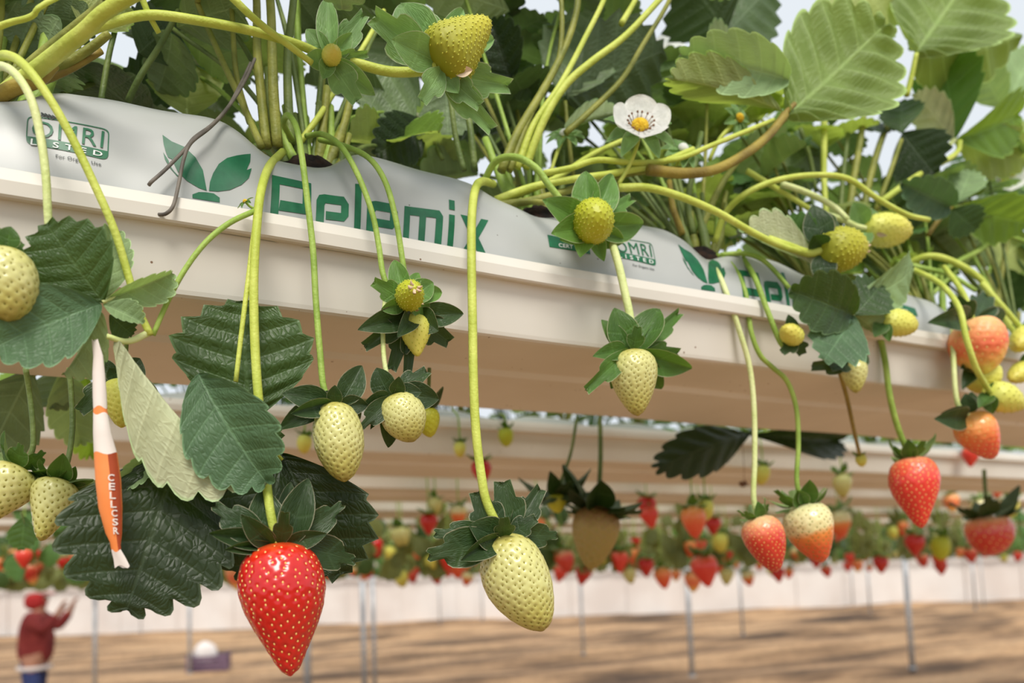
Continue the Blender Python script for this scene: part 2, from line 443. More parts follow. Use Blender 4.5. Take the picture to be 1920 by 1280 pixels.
    for k in range(4):
        x = 80 + k * 7; y = 209 + k * 2.4
        sp += stroke(pxp([(x - 4, y - 5), (x + 3, y + 1)]), .0006) + stroke(pxp([(x - 5, y + 4), (x + 3, y + 1)]), .0006)
    sp += stroke(pxp([(76, 207), (112, 221)]), .0006)
    decal(sp, 'sprig_mark', M_INK, o2, ds)
prints(0.0); prints(REP)
def cert(ds):
    c = pxp([(1030, 437), (1104, 457), (1104, 479), (1030, 463)])
    decal([c], 'green_label', M_PRINT, .00025, ds)
    text_decal('CERT', *pxp([(1047, 456), (1072, 461), (1072, 469), (1047, 464)]), 'printed_word', M_PRINTW, .00045, ds, .02)
cert(0.0); cert(REP)
# ---- bags in the rows behind
def rear_bag(k, label, group=None):
    q0 = QL + ROWQ[k]; a, b = s_range(q0, -150, 2150)
    ns = int((b - a) / .03); V, F = [], []; n = 8; ph = k * .071
    for j in range(ns + 1):
        s = a + (b - a) * j / ns; d = abs((s + ph) % .136 - .068); t = .021 - .014 * math.exp(-(d / .024) ** 2)
        for i in range(n):
            u = i / (n - 1) * math.pi; V.append(row(s, q0 + .0075 + (1 - math.cos(u)) * .5 * (Q_RB - QL - .004), Z_LT - .012 + (t + .012) * math.sin(u) ** .6))
    for j in range(ns):
        for i in range(n - 1): F.append((j * n + i, j * n + i + 1, (j + 1) * n + i + 1, (j + 1) * n + i))
    o = at('grow_bag', V, F, M_BAG); tag(o, label, 'grow bag', group); return o
for k in range(1, 13):
    rear_bag(k, ('white grow bag lying in the %s gutter, mostly hidden by plants' % ORD[k]) if k in ORD else 'white grow bag in one of the blurred far gutters', None if k in ORD else 'grow bags of the blurred far rows')
# ---- steel posts that carry the far gutters
POSTS = [(178, 1300, .030), (264, 1188, .02), (356, 1262, .03), (577, 1310, .052), (684, 1300, .036), (703, 1292, .03), (1094, 1226, .026), (1298, 1268, .034), (1393, 1190, .028), (1425, 1135, .03), (1489, 1133, .025), (1600, 1135, .025), (1632, 1150, .03), (1711, 1253, .036), (1829, 1142, .03), (905, 1162, .025), (825, 1168, .025), (1190, 1140, .025), (430, 1165, .025), (1845, 1135, .02)]
for i, (px, py, r) in enumerate(POSTS):
    g = ground(px, py); g.z = -.08
    lab = {0: 'slim grey steel post standing beside the person in the red hood', 3: 'thick grey steel post directly behind the big red strawberry', 4: 'left one of two grey steel posts standing close together', 5: 'right one of two grey steel posts standing close together', 7: 'grey steel post below the pink blurred strawberry, left of the red pair', 13: 'grey steel post rising under the large red strawberry at right'}.get(i, 'thin pale steel post far away in front of the white wall')
    root = thing('steel_post', g, lab, 'post', None if i in (0, 3, 4, 5, 7, 13) else 'thin far steel posts')
    top = Vector((g.x, g.y, Z_FB - .001))
    at('pipe', *tube_geo([g, (g + top) / 2, top], r, 12), M_POST, root)
    at('base_plate', *tube_geo([g + Vector((0, 0, .07)), g + Vector((0, 0, .10))], r * 1.5, 12), M_POST, root)
# rail along the far wall
pa, pb = CAM + ray(-100, 1106) * 26.3, CAM + ray(2050, 1036) * 26.3
o = at('trim_1', *tube_geo([pa, pb], .05, 8), M_POST); tag(o, 'grey horizontal rail running along the white back wall', 'rail', kind='structure')
# ================================================================ plant materials
def leaf_mat(name, top, under, glow, trans=.35, rough=.5, vein=.5, edge=None):
    m, nt, b = mat(name); uv = N(nt, 'ShaderNodeUVMap'); sep = N(nt, 'ShaderNodeSeparateXYZ'); nt.links.new(uv.outputs[0], sep.inputs[0])
    def math_(op, a, b_=None, c=None):
        n = N(nt, 'ShaderNodeMath', operation=op)
        for i, v in enumerate((a, b_, c)):
            if v is None: continue
            if isinstance(v, (int, float)): n.inputs[i].default_value = v
            else: nt.links.new(v, n.inputs[i])
        return n.outputs[0]
    fr = math_('FRACT', sep.outputs[0]); d = math_('ABSOLUTE', math_('SUBTRACT', fr, .5)); ab = math_('ABSOLUTE', sep.outputs[1])
    lat = N(nt, 'ShaderNodeMapRange', interpolation_type='SMOOTHSTEP'); nt.links.new(d, lat.inputs[0]); lat.inputs[1].default_value = .085; lat.inputs[2].default_value = .0; lat.inputs[3].default_value = 0; lat.inputs[4].default_value = .6
    mid = N(nt, 'ShaderNodeMapRange', interpolation_type='SMOOTHSTEP'); nt.links.new(ab, mid.inputs[0]); mid.inputs[1].default_value = .05; mid.inputs[2].default_value = .01
    vn = math_('MAXIMUM', lat.outputs[0], mid.outputs[0])
    tc = N(nt, 'ShaderNodeTexCoord'); oi = N(nt, 'ShaderNodeObjectInfo')
    nz = N(nt, 'ShaderNodeTexNoise'); nz.inputs['Scale'].default_value = 3.2; nz.inputs['Detail'].default_value = 5; nt.links.new(tc.outputs['Object'], nz.inputs['Vector'])
    nr = ramp(nt, [(.3, (.80, .80, .80)), (.7, (1.16, 1.16, 1.16))], nz.outputs['Fac'])
    geo = N(nt, 'ShaderNodeNewGeometry')
    col = mixc(nt, geo.outputs['Backfacing'], top, under)
    col = mixc(nt, 1.0, col, nr.outputs[0], 'MULTIPLY')
    hs = N(nt, 'ShaderNodeHueSaturation'); nt.links.new(col, hs.inputs['Color'])
    hs.inputs['Hue'].default_value = .5; nt.links.new(math_('MULTIPLY_ADD', oi.outputs['Random'], .36, .82), hs.inputs['Value'])
    light = tuple(min(1, c * 1.9 + .03) for c in top)
    col = mixc(nt, math_('MULTIPLY', vn, vein), hs.outputs[0], mixc(nt, geo.outputs['Backfacing'], light, tuple(min(1, c * 1.55 + .04) for c in under)))
    rim = N(nt, 'ShaderNodeMapRange', interpolation_type='SMOOTHSTEP'); nt.links.new(ab, rim.inputs[0]); rim.inputs[1].default_value = .93; rim.inputs[2].default_value = 1.0
    col = mixc(nt, math_('MULTIPLY', rim.outputs[0], .8), col, edge or tuple(min(1, c * 2.2 + .05) for c in top))
    nt.links.new(col, b.inputs['Base Color']); b.inputs['Roughness'].default_value = rough; b.inputs['Specular IOR Level'].default_value = .4
    vo = N(nt, 'ShaderNodeTexVoronoi', feature='DISTANCE_TO_EDGE'); mp = N(nt, 'ShaderNodeMapping'); mp.inputs['Scale'].default_value = (2.0, 9.0, 1)
    nt.links.new(uv.outputs[0], mp.inputs[0]); nt.links.new(mp.outputs[0], vo.inputs['Vector']); vo.inputs['Scale'].default_value = 1.3
    hgt = math_('SUBTRACT', math_('MINIMUM', vo.outputs['Distance'], .25), math_('MULTIPLY', vn, .35))
    bp = N(nt, 'ShaderNodeBump'); bp.inputs['Strength'].default_value = .3; bp.inputs['Distance'].default_value = .004; nt.links.new(hgt, bp.inputs['Height']); nt.links.new(bp.outputs[0], b.inputs['Normal'])
    tr = N(nt, 'ShaderNodeBsdfTranslucent'); nt.links.new(mixc(nt, .35, glow, col, 'MIX'), tr.inputs['Color'])
    mx = N(nt, 'ShaderNodeMixShader'); mx.inputs[0].default_value = trans
    nt.links.new(b.outputs[0], mx.inputs[1]); nt.links.new(tr.outputs[0], mx.inputs[2]); nt.links.new(mx.outputs[0], nt.nodes['Material Output'].inputs['Surface'])
    return m
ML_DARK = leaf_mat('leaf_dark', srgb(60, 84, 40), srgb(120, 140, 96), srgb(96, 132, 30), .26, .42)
ML_DEEP = leaf_mat('leaf_deep', srgb(36, 52, 22), srgb(76, 94, 58), srgb(72, 104, 24), .22, .45)  # mature dark green, with some shade of the hanging leaf mixed into it
ML_MID = leaf_mat('leaf_mid', srgb(78, 116, 58), srgb(146, 164, 112), srgb(128, 166, 36), .34, .5)
ML_BLUE = leaf_mat('leaf_bluish', srgb(80, 110, 74), srgb(146, 160, 126), srgb(98, 132, 50), .25, .5)
ML_PALE = leaf_mat('leaf_pale', srgb(140, 166, 116), srgb(196, 200, 160), srgb(160, 190, 70), .34, .6, .4)
ML_LIME = leaf_mat('leaf_lime', srgb(118, 152, 62), srgb(170, 180, 112), srgb(172, 200, 40), .48, .5)
ML_BIG = leaf_mat('leaf_big_veined', srgb(140, 164, 96), srgb(128, 150, 82), srgb(176, 196, 52), .42, .55, .9)
ML_OLIVE = leaf_mat('leaf_olive', srgb(112, 120, 66), srgb(150, 152, 104), srgb(150, 160, 50), .34, .6)
ML_SEP = leaf_mat('sepal_green', srgb(72, 108, 42), srgb(132, 158, 100), srgb(118, 158, 40), .28, .45, .35, srgb(190, 190, 150))
ML_SEPM = leaf_mat('sepal_bright', srgb(98, 138, 62), srgb(142, 168, 104), srgb(140, 180, 50), .3, .45, .4, srgb(200, 206, 160))
ML_SEPD = leaf_mat('sepal_dark', srgb(48, 70, 34), srgb(84, 108, 66), srgb(92, 128, 34), .24, .42, .35, srgb(185, 180, 150))
ML_SEPP = leaf_mat('sepal_pale', srgb(124, 160, 96), srgb(168, 190, 140), srgb(150, 188, 60), .34, .5, .35, srgb(214, 220, 190))
def stem_mat(name, c1, c2):
    m = noisy(name, c1, c2, 60, .5, bump=.3, bscale=500); b = m.node_tree.nodes['Principled BSDF']
    b.inputs['Subsurface Weight'].default_value = .15; b.inputs['Subsurface Radius'].default_value = (.004, .006, .002); b.inputs['Subsurface Scale'].default_value = .5
    return m
MS_Y = stem_mat('stem_yellow_green', srgb(174, 186, 72), srgb(198, 206, 98))
MS_P = stem_mat('stem_pale', srgb(196, 208, 132), srgb(216, 222, 160))
MS_G = stem_mat('stem_green', srgb(128, 156, 62), srgb(160, 184, 88))
MS_O = stem_mat('stem_olive', srgb(112, 118, 48), srgb(150, 150, 70))
MS_B = stem_mat('stem_brown', srgb(126, 108, 48), srgb(158, 140, 62))
MS_D = stem_mat('stem_dim', srgb(86, 104, 52), srgb(118, 132, 70))
M_WITHER = noisy('withered_petal', srgb(206, 176, 140), srgb(232, 216, 190), 90, .8)
M_PETAL = leaf_mat('white_petal', srgb(245, 244, 240), srgb(236, 236, 230), srgb(248, 248, 240), .35, .6, .06, srgb(248, 248, 244))
M_POLLEN = noisy('yellow_pollen', srgb(214, 166, 20), srgb(244, 206, 60), 400, .8, bump=1, bscale=900)
M_HUSK = noisy('dry_husk', srgb(96, 66, 46), srgb(150, 110, 80), 60, .9)
def fruit_mat(name, stops, rough=.32, sss=.25, srad=(.012, .006, .003), coat=.0, nscale=5, namp=.25, side=None):
    m, nt, b = mat(name); uv = N(nt, 'ShaderNodeUVMap'); sep = N(nt, 'ShaderNodeSeparateXYZ'); nt.links.new(uv.outputs[0], sep.inputs[0])
    tc = N(nt, 'ShaderNodeTexCoord'); nz = N(nt, 'ShaderNodeTexNoise'); nz.inputs['Scale'].default_value = nscale; nz.inputs['Detail'].default_value = 3; nt.links.new(tc.outputs['Generated'], nz.inputs['Vector'])
    a = N(nt, 'ShaderNodeMath', operation='MULTIPLY_ADD'); a.inputs[1].default_value = namp; nt.links.new(nz.outputs['Fac'], a.inputs[0])
    s = N(nt, 'ShaderNodeMath', operation='SUBTRACT'); nt.links.new(sep.outputs[1], s.inputs[0]); s.inputs[1].default_value = namp * .5; nt.links.new(s.outputs[0], a.inputs[2])
    r = ramp(nt, stops, a.outputs[0]); nt.links.new(r.outputs[0], b.inputs['Base Color'])
    b.inputs['Roughness'].default_value = rough; b.inputs['Specular IOR Level'].default_value = .5
    b.inputs['Subsurface Weight'].default_value = sss; b.inputs['Subsurface Radius'].default_value = srad; b.inputs['Subsurface Scale'].default_value = .5
    b.inputs['Coat Weight'].default_value = coat; b.inputs['Coat Roughness'].default_value = .12
    return m
MF = {
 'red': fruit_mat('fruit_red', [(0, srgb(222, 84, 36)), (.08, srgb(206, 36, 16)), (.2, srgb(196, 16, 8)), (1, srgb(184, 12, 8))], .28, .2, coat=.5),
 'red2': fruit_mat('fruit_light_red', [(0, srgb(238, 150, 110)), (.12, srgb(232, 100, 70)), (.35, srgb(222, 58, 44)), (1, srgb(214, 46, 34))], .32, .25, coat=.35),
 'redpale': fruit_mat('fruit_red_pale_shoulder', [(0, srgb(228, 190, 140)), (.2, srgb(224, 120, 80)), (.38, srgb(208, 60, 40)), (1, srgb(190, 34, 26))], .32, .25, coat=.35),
 'two': fruit_mat('fruit_half_ripe', [(0, srgb(220, 214, 160)), (.40, srgb(222, 208, 150)), (.50, srgb(230, 140, 66)), (.7, srgb(222, 96, 44)), (1, srgb(212, 72, 34))], .32, .25, coat=.3, namp=.12),
 'orange': fruit_mat('fruit_orange', [(0, srgb(238, 170, 92)), (.3, srgb(236, 138, 74)), (.6, srgb(230, 92, 52)), (1, srgb(216, 66, 38))], .34, .25, coat=.3),
 'blush': fruit_mat('fruit_blushing', [(0, srgb(240, 192, 128)), (.3, srgb(238, 148, 92)), (.55, srgb(228, 108, 70)), (.8, srgb(236, 170, 90)), (1, srgb(228, 210, 110))], .45, .25, nscale=2.5, namp=.5),
 'white': fruit_mat('fruit_white_green', [(0, srgb(188, 178, 92)), (.14, srgb(200, 196, 122)), (.5, srgb(203, 200, 130)), (.85, srgb(188, 182, 96)), (1, srgb(150, 136, 58))], .36, .25, (.006, .006, .003), coat=.3),
 'green': fruit_mat('fruit_green', [(0, srgb(160, 166, 32)), (.4, srgb(180, 186, 38)), (1, srgb(178, 182, 40))], .5, .15, (.005, .006, .002)),
 'lime': fruit_mat('fruit_lime_yellow', [(0, srgb(206, 208, 96)), (.5, srgb(216, 212, 96)), (1, srgb(204, 190, 78))], .5, .2, (.006, .006, .002)),
 'tan': fruit_mat('fruit_tan', [(0, srgb(110, 76, 34)), (.18, srgb(126, 92, 42)), (.4, srgb(158, 134, 70)), (1, srgb(150, 128, 64))], .55, .15, (.005, .005, .002)),  # shade under the gutter darkened into the colour; brown shoulder is its own
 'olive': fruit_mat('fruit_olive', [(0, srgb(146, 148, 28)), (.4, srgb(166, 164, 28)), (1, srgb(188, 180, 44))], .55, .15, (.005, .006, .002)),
}
MSEED = {'red': noisy('seed_gold', srgb(226, 176, 92), srgb(240, 206, 130), 50, .4), 'white': noisy('seed_green', srgb(132, 126, 48), srgb(160, 152, 70), 50, .4), 'green': noisy('seed_lime', srgb(182, 184, 58), srgb(208, 208, 88), 50, .5)}
SEEDK = dict(red='red', red2='red', redpale='red', two='white', orange='red', blush='red', white='white', green='green', lime='green', olive='green', tan='white')

# ================================================================ blades (leaflets, sepals, petals)
def blade(name, NT=9, a0=.2, amp=.055, obov=1.2, bulge=.56, basew=.0, lean=1.7, fold=.15, curl=.3, pleat=.010, wave=.02, seed=0, per=5, cols=5, sharp=.7, side_curl=0.0, nar=.45):
    rr = random.Random(seed); R = NT * per; V, UV, F = [], [], []; nc = 2 * cols + 1
    ph1, ph2 = rr.uniform(0, 6), rr.uniform(0, 6); jit = [rr.uniform(.75, 1.2) for _ in range(2 * NT + 2)]
    for i in range(R + 1):
        a = i / R; xe = .5 - .5 * math.cos(math.pi * a); ye = .5 * max(math.sin(math.pi * min(xe, 1) ** obov), 0) ** bulge * (1 - nar * (1 - xe) ** 3) + basew * (1 - xe) ** 1.5
        xm = xe ** lean * .985 if a < 1 else .985
        fr = (a * NT) % 1.0; idx = min(int(a * NT), NT - 1)
        for j in range(nc):
            b = (j - cols) / cols; ab = abs(b)
            fade = min(max((a - a0) / .12, 0), 1)
            ridge = (abs(math.sin(math.pi * fr)) ** sharp if sharp > 0 else 1 - abs(2 * fr - 1)) if a < 1 else 0
            tooth = amp * fade * (ridge - .55) * jit[idx + (NT if b > 0 else 0)] * ab ** 5
            dx, dy = xe - xm, ye; dl = math.hypot(dx, dy) + 1e-6
            fw = min(1, .6 + a)
            x = xm + dx * ab + tooth * (dx / dl * .5 + .7 * fw); y = (ye * ab + tooth * dy / dl) * (1 if b >= 0 else -1)
            z = pleat * math.cos(2 * math.pi * fr) * math.sin(math.pi * min(ab * 1.05, 1)) * min(1, a * 5) + wave * ab * ab * math.sin(a * 9 + (ph1 if b > 0 else ph2)) + rr.uniform(-.002, .002)
            z += abs(y) * math.sin(fold) + side_curl * y * y; y *= math.cos(fold)
            if abs(curl) > 1e-3:
                k = curl; X = math.sin(k * x) / k; Z = -(1 - math.cos(k * x)) / k
                x, z = X - z * math.sin(-k * x) * 1.0, Z + z * math.cos(k * x)
            V.append((x, y, z)); UV.append((a * NT, b))
    for i in range(R):
        for j in range(nc - 1):
            q = i * nc + j; F.append((q, q + nc, q + nc + 1, q + 1))
    tip = Vector(V[R * nc + cols]); ang = math.atan2(tip.z, tip.x); sc = 1 / math.hypot(tip.x, tip.z); c, s = math.cos(-ang) * sc, math.sin(-ang) * sc
    V = [(x * c - z * s, y, x * s + z * c) for x, y, z in V]
    me = mesh(name, V, F, None, True, UV); me.materials.append(ML_MID); return me
_mats = {}
def with_mat(me, m):
    k = (me.name, m.name)
    if k not in _mats:
        c = me.copy(); c.materials.clear(); c.materials.append(m); _mats[k] = c
    return _mats[k]
LEAF = [blade('leaflet', fold=.10, curl=.35, seed=1, sharp=-1, per=6, amp=.065), blade('leaflet', fold=.30, curl=.55, seed=2, wave=.035), blade('leaflet', fold=-.12, curl=.6, seed=3), blade('leaflet', fold=.55, curl=.3, seed=4, wave=.03),
        blade('leaflet', fold=.05, curl=.9, seed=5, wave=.03), blade('leaflet', fold=.9, curl=.5, seed=6, wave=.03), blade('leaflet', fold=.03, curl=.15, seed=7, pleat=.020, wave=.015, sharp=-1, per=6), blade('leaflet', NT=8, fold=.2, curl=-.5, seed=8, wave=.03),
        blade('leaflet', NT=10, fold=.06, curl=.2, seed=9, amp=.075, obov=1.1, pleat=.012),
        blade('leaflet', NT=10, fold=-.10, curl=.5, seed=14, pleat=.030, wave=.03, per=6, cols=6)]
LEAFLO = [blade('leaflet', NT=7, fold=.15, curl=.5, seed=11, per=3, cols=2, pleat=.012), blade('leaflet', NT=7, fold=.4, curl=.3, seed=12, per=3, cols=2), blade('leaflet', NT=7, fold=-.1, curl=.8, seed=13, per=3, cols=2)]
SEPAL = [blade('sepal', NT=3, a0=.9, amp=.0, obov=.85, bulge=.8, nar=0, basew=.12, fold=.25, curl=.35, pleat=.004, wave=.02, per=5, cols=3, lean=1.3, seed=21),
         blade('sepal', NT=3, a0=.55, amp=.22, obov=.95, bulge=.8, basew=.10, fold=.18, curl=.25, pleat=.006, wave=.03, per=6, cols=3, lean=1.5, seed=22, sharp=-1),
         blade('sepal', NT=3, a0=.9, amp=.0, obov=.9, bulge=.75, nar=0, basew=.14, fold=.4, curl=-.4, pleat=.004, wave=.03, per=5, cols=3, lean=1.3, seed=23),
         blade('sepal', NT=4, a0=.62, amp=.18, obov=1.05, bulge=.8, basew=.08, fold=.12, curl=.5, pleat=.006, wave=.03, per=5, cols=3, lean=1.6, seed=24, sharp=-1)]
PETAL = [blade('petal', NT=3, a0=.9, amp=.0, obov=1.35, bulge=.55, basew=.05, fold=-.1, curl=-.55, pleat=.0, wave=.03, per=5, cols=4, lean=1.3, seed=31, side_curl=.35)]
def frame_M(base, tip, width, roll=0.0, flip=False, nrm=None):
    X = tip - base; L = X.length; X = X / L
    C = nrm if nrm is not None else (CAM - (base + tip) * .5)
    Z = C - X * C.dot(X)
    if Z.length < 1e-6: Z = Vector((0, 0, 1)).cross(X)
    Z.normalize()
    if flip: Z = -Z
    if roll: Z = Matrix.Rotation(math.radians(roll), 3, X) @ Z
    Y = Z.cross(X)
    M = Matrix(((X.x * L, Y.x * width, Z.x * L, base.x), (X.y * L, Y.y * width, Z.y * L, base.y), (X.z * L, Y.z * width, Z.z * L, base.z), (0, 0, 0, 1)))
    return M
def P3(p): return W(*p)
def leaflet(parent, base, tip, wpx, m, var=0, roll=0, flip=False, name='leaflet', label=None):
    b, t = P3(base), P3(tip); w = wpx * depth((base[0] + tip[0]) / 2, (base[1] + tip[1]) / 2, (base[2] + tip[2]) / 2) / FPX
    o = obj(name, with_mat(LEAF[var], m), parent, frame_M(b, t, w, roll, flip))
    if label: o['label'] = label
    return o
def stalk(parent, pts, wpx, m, name='leaf_stalk', taper=.8, n=5):
    c = catmull([W(*p) for p in pts], n); k = len(c)
    d = depth(*pts[len(pts) // 2]); r = wpx * .5 * d / FPX
    rad = [r * (1 + (taper - 1) * i / (k - 1)) for i in range(k)]
    return at(name, *tube_geo([Vector(p) for p in c], rad, 8), m, parent)

# ================================================================ strawberries
PROFS = {
 'conic': [(0, .18), (.02, .48), (.06, .70), (.13, .87), (.25, .985), (.36, 1), (.5, .90), (.63, .73), (.75, .54), (.86, .37), (.94, .24), (.98, .13), (1, 0)],
 'oval': [(0, .2), (.02, .45), (.07, .66), (.16, .84), (.30, .97), (.42, 1), (.56, .97), (.70, .84), (.82, .66), (.91, .46), (.97, .26), (1, 0)],
 'egg': [(0, .25), (.02, .5), (.07, .74), (.16, .92), (.28, 1), (.42, .97), (.56, .86), (.70, .70), (.82, .52), (.91, .36), (.97, .2), (1, 0)],
 'round': [(0, .3), (.03, .6), (.1, .82), (.25, .97), (.42, 1), (.6, .93), (.76, .76), (.88, .54), (.96, .3), (1, 0)],
 'cone2': [(0, .3), (.02, .62), (.07, .84), (.15, .97), (.25, 1), (.4, .9), (.55, .75), (.7, .58), (.84, .4), (.94, .24), (.98, .14), (1, 0)]}
def prof_fn(name):
    p = np.array(PROFS[name]); x = p[:, 0]; y = p[:, 1]
    def f(v):
        v = np.clip(np.asarray(v, dtype=float), 0, 1); r = np.interp(v, x, y); e = .02
        r = (np.interp(np.clip(v - e, 0, 1), x, y) + r * 2 + np.interp(np.clip(v + e, 0, 1), x, y)) / 4
        return np.where((v <= 0), y[0] * .8, np.where(v >= 1, 0, r))
    return f
def fruit_geo(L, R, prof, nseed, bend=0.0, res=(72, 56), dimple=1.0, bump=0.0, seed=0, seedsize=1.0, lump=.03, proud=.3):
    rr = np.random.RandomState(seed); f = prof_fn(prof); nu, nv = res
    ph = rr.uniform(0, 6, 4)
    def surf(u, v):
        r = R * f(v) * (1 + lump * np.sin(2 * u + ph[0]) + lump * .7 * np.sin(3 * u + ph[1] + 3 * v) * v + lump * .5 * np.sin(u + ph[2] + 5 * v))
        return np.stack([r * np.cos(u) + bend * R * v ** 2.2, r * np.sin(u), -L * (v - .05 * np.exp(-(v / .04) ** 2) * 0)], -1)
    tv = np.linspace(0, 1, nv + 1); tv = .5 - .5 * np.cos(np.pi * tv); tv = .35 * tv + .65 * np.linspace(0, 1, nv + 1)
    U, Vv = np.meshgrid(np.linspace(0, 2 * np.pi, nu, endpoint=False), tv)
    P = surf(U, Vv).reshape(-1, 3)
    # achenes: golden-angle spiral, spread evenly by area
    vv = np.linspace(.03, .992, 400); area = np.cumsum(f(vv) + .06 + .12 * vv); area /= area[-1]
    sv = np.interp((np.arange(nseed) + .5) / nseed, area, vv); su = np.arange(nseed) * 2.399963 + rr.normal(0, .05, nseed); sv = np.clip(sv + rr.normal(0, .004, nseed), .03, .993)
    S = surf(su, sv)
    e = 1e-3; du = surf(su + e, sv) - surf(su - e, sv); dv = surf(su, np.clip(sv + e, 0, 1)) - surf(su, np.clip(sv - e, 0, 1))
    nS = np.cross(dv, du); nS /= np.linalg.norm(nS, axis=1)[:, None] + 1e-12; out = S - np.array([0, 0, -L * .45]); sg = np.sign(np.sum(nS * out, 1)); nS *= sg[:, None]
    du2 = surf(U + e, Vv) - surf(U - e, Vv); dv2 = surf(U, np.clip(Vv + e, 0, 1)) - surf(U, np.clip(Vv - e, 0, 1))
    nP = np.cross(dv2, du2).reshape(-1, 3); nP /= np.linalg.norm(nP, axis=1)[:, None] + 1e-12; nP *= np.sign(np.sum(nP * (P - np.array([0, 0, -L * .45])), 1))[:, None]
    spacing = math.sqrt(2 * math.pi * R * .72 * L / nseed)
    d2 = np.full(len(P), 1e9)
    for k in range(0, nseed, 64):
        dd = ((P[:, None, :] - S[None, k:k + 64, :]) ** 2).sum(-1).min(1); d2 = np.minimum(d2, dd)
    g = np.exp(-d2 / (spacing * .30) ** 2)
    P = P + nP * ((-dimple * spacing * .16 + bump * spacing * .2) * g)[:, None]
    V = [tuple(p) for p in P]; F = []
    for j in range(nv):
        for i in range(nu):
            a = j * nu + i; b = j * nu + (i + 1) % nu; F.append((a, a + nu, b + nu, b))
    F.append(tuple(range(nu))); UV = np.stack([U.ravel() / (2 * np.pi), Vv.ravel()], -1)
    # seed solids
    sl, sw, sh = spacing * .20 * seedsize, spacing * .125 * seedsize, spacing * .09 * seedsize
    SVt, SF = [], []; ring = 6
    for s, n, v in zip(S, nS, sv):
        ax = np.array([0, 0, -1.0]) - n * (-n[2]); ax /= np.linalg.norm(ax) + 1e-9; sd_ = np.cross(n, ax)
        c = s + n * (-dimple * spacing * .16 + bump * spacing * .2 + sh * proud); o = len(SVt); k = .75 if v > .9 else 1
        for i in range(ring):
            a = 2 * math.pi * i / ring; SVt.append(tuple(c + ax * sl * k * math.cos(a) + sd_ * sw * k * math.sin(a)))
        for i in range(ring):
            a = 2 * math.pi * i / ring; SVt.append(tuple(c + n * sh * .8 + ax * sl * .6 * k * math.cos(a) + sd_ * sw * .6 * k * math.sin(a)))
        for i in range(ring): j = (i + 1) % ring; SF.append((o + i, o + j, o + ring + j, o + ring + i))
        SF.append(tuple(o + ring + i for i in range(ring)))
    return V, F, UV, SVt, SF
_bn = [0]
def calyx_dir(Z, X, Y, phi, el):
    d = X * math.cos(phi) + Y * math.sin(phi)
    return d * math.cos(el) + Z * math.sin(el)
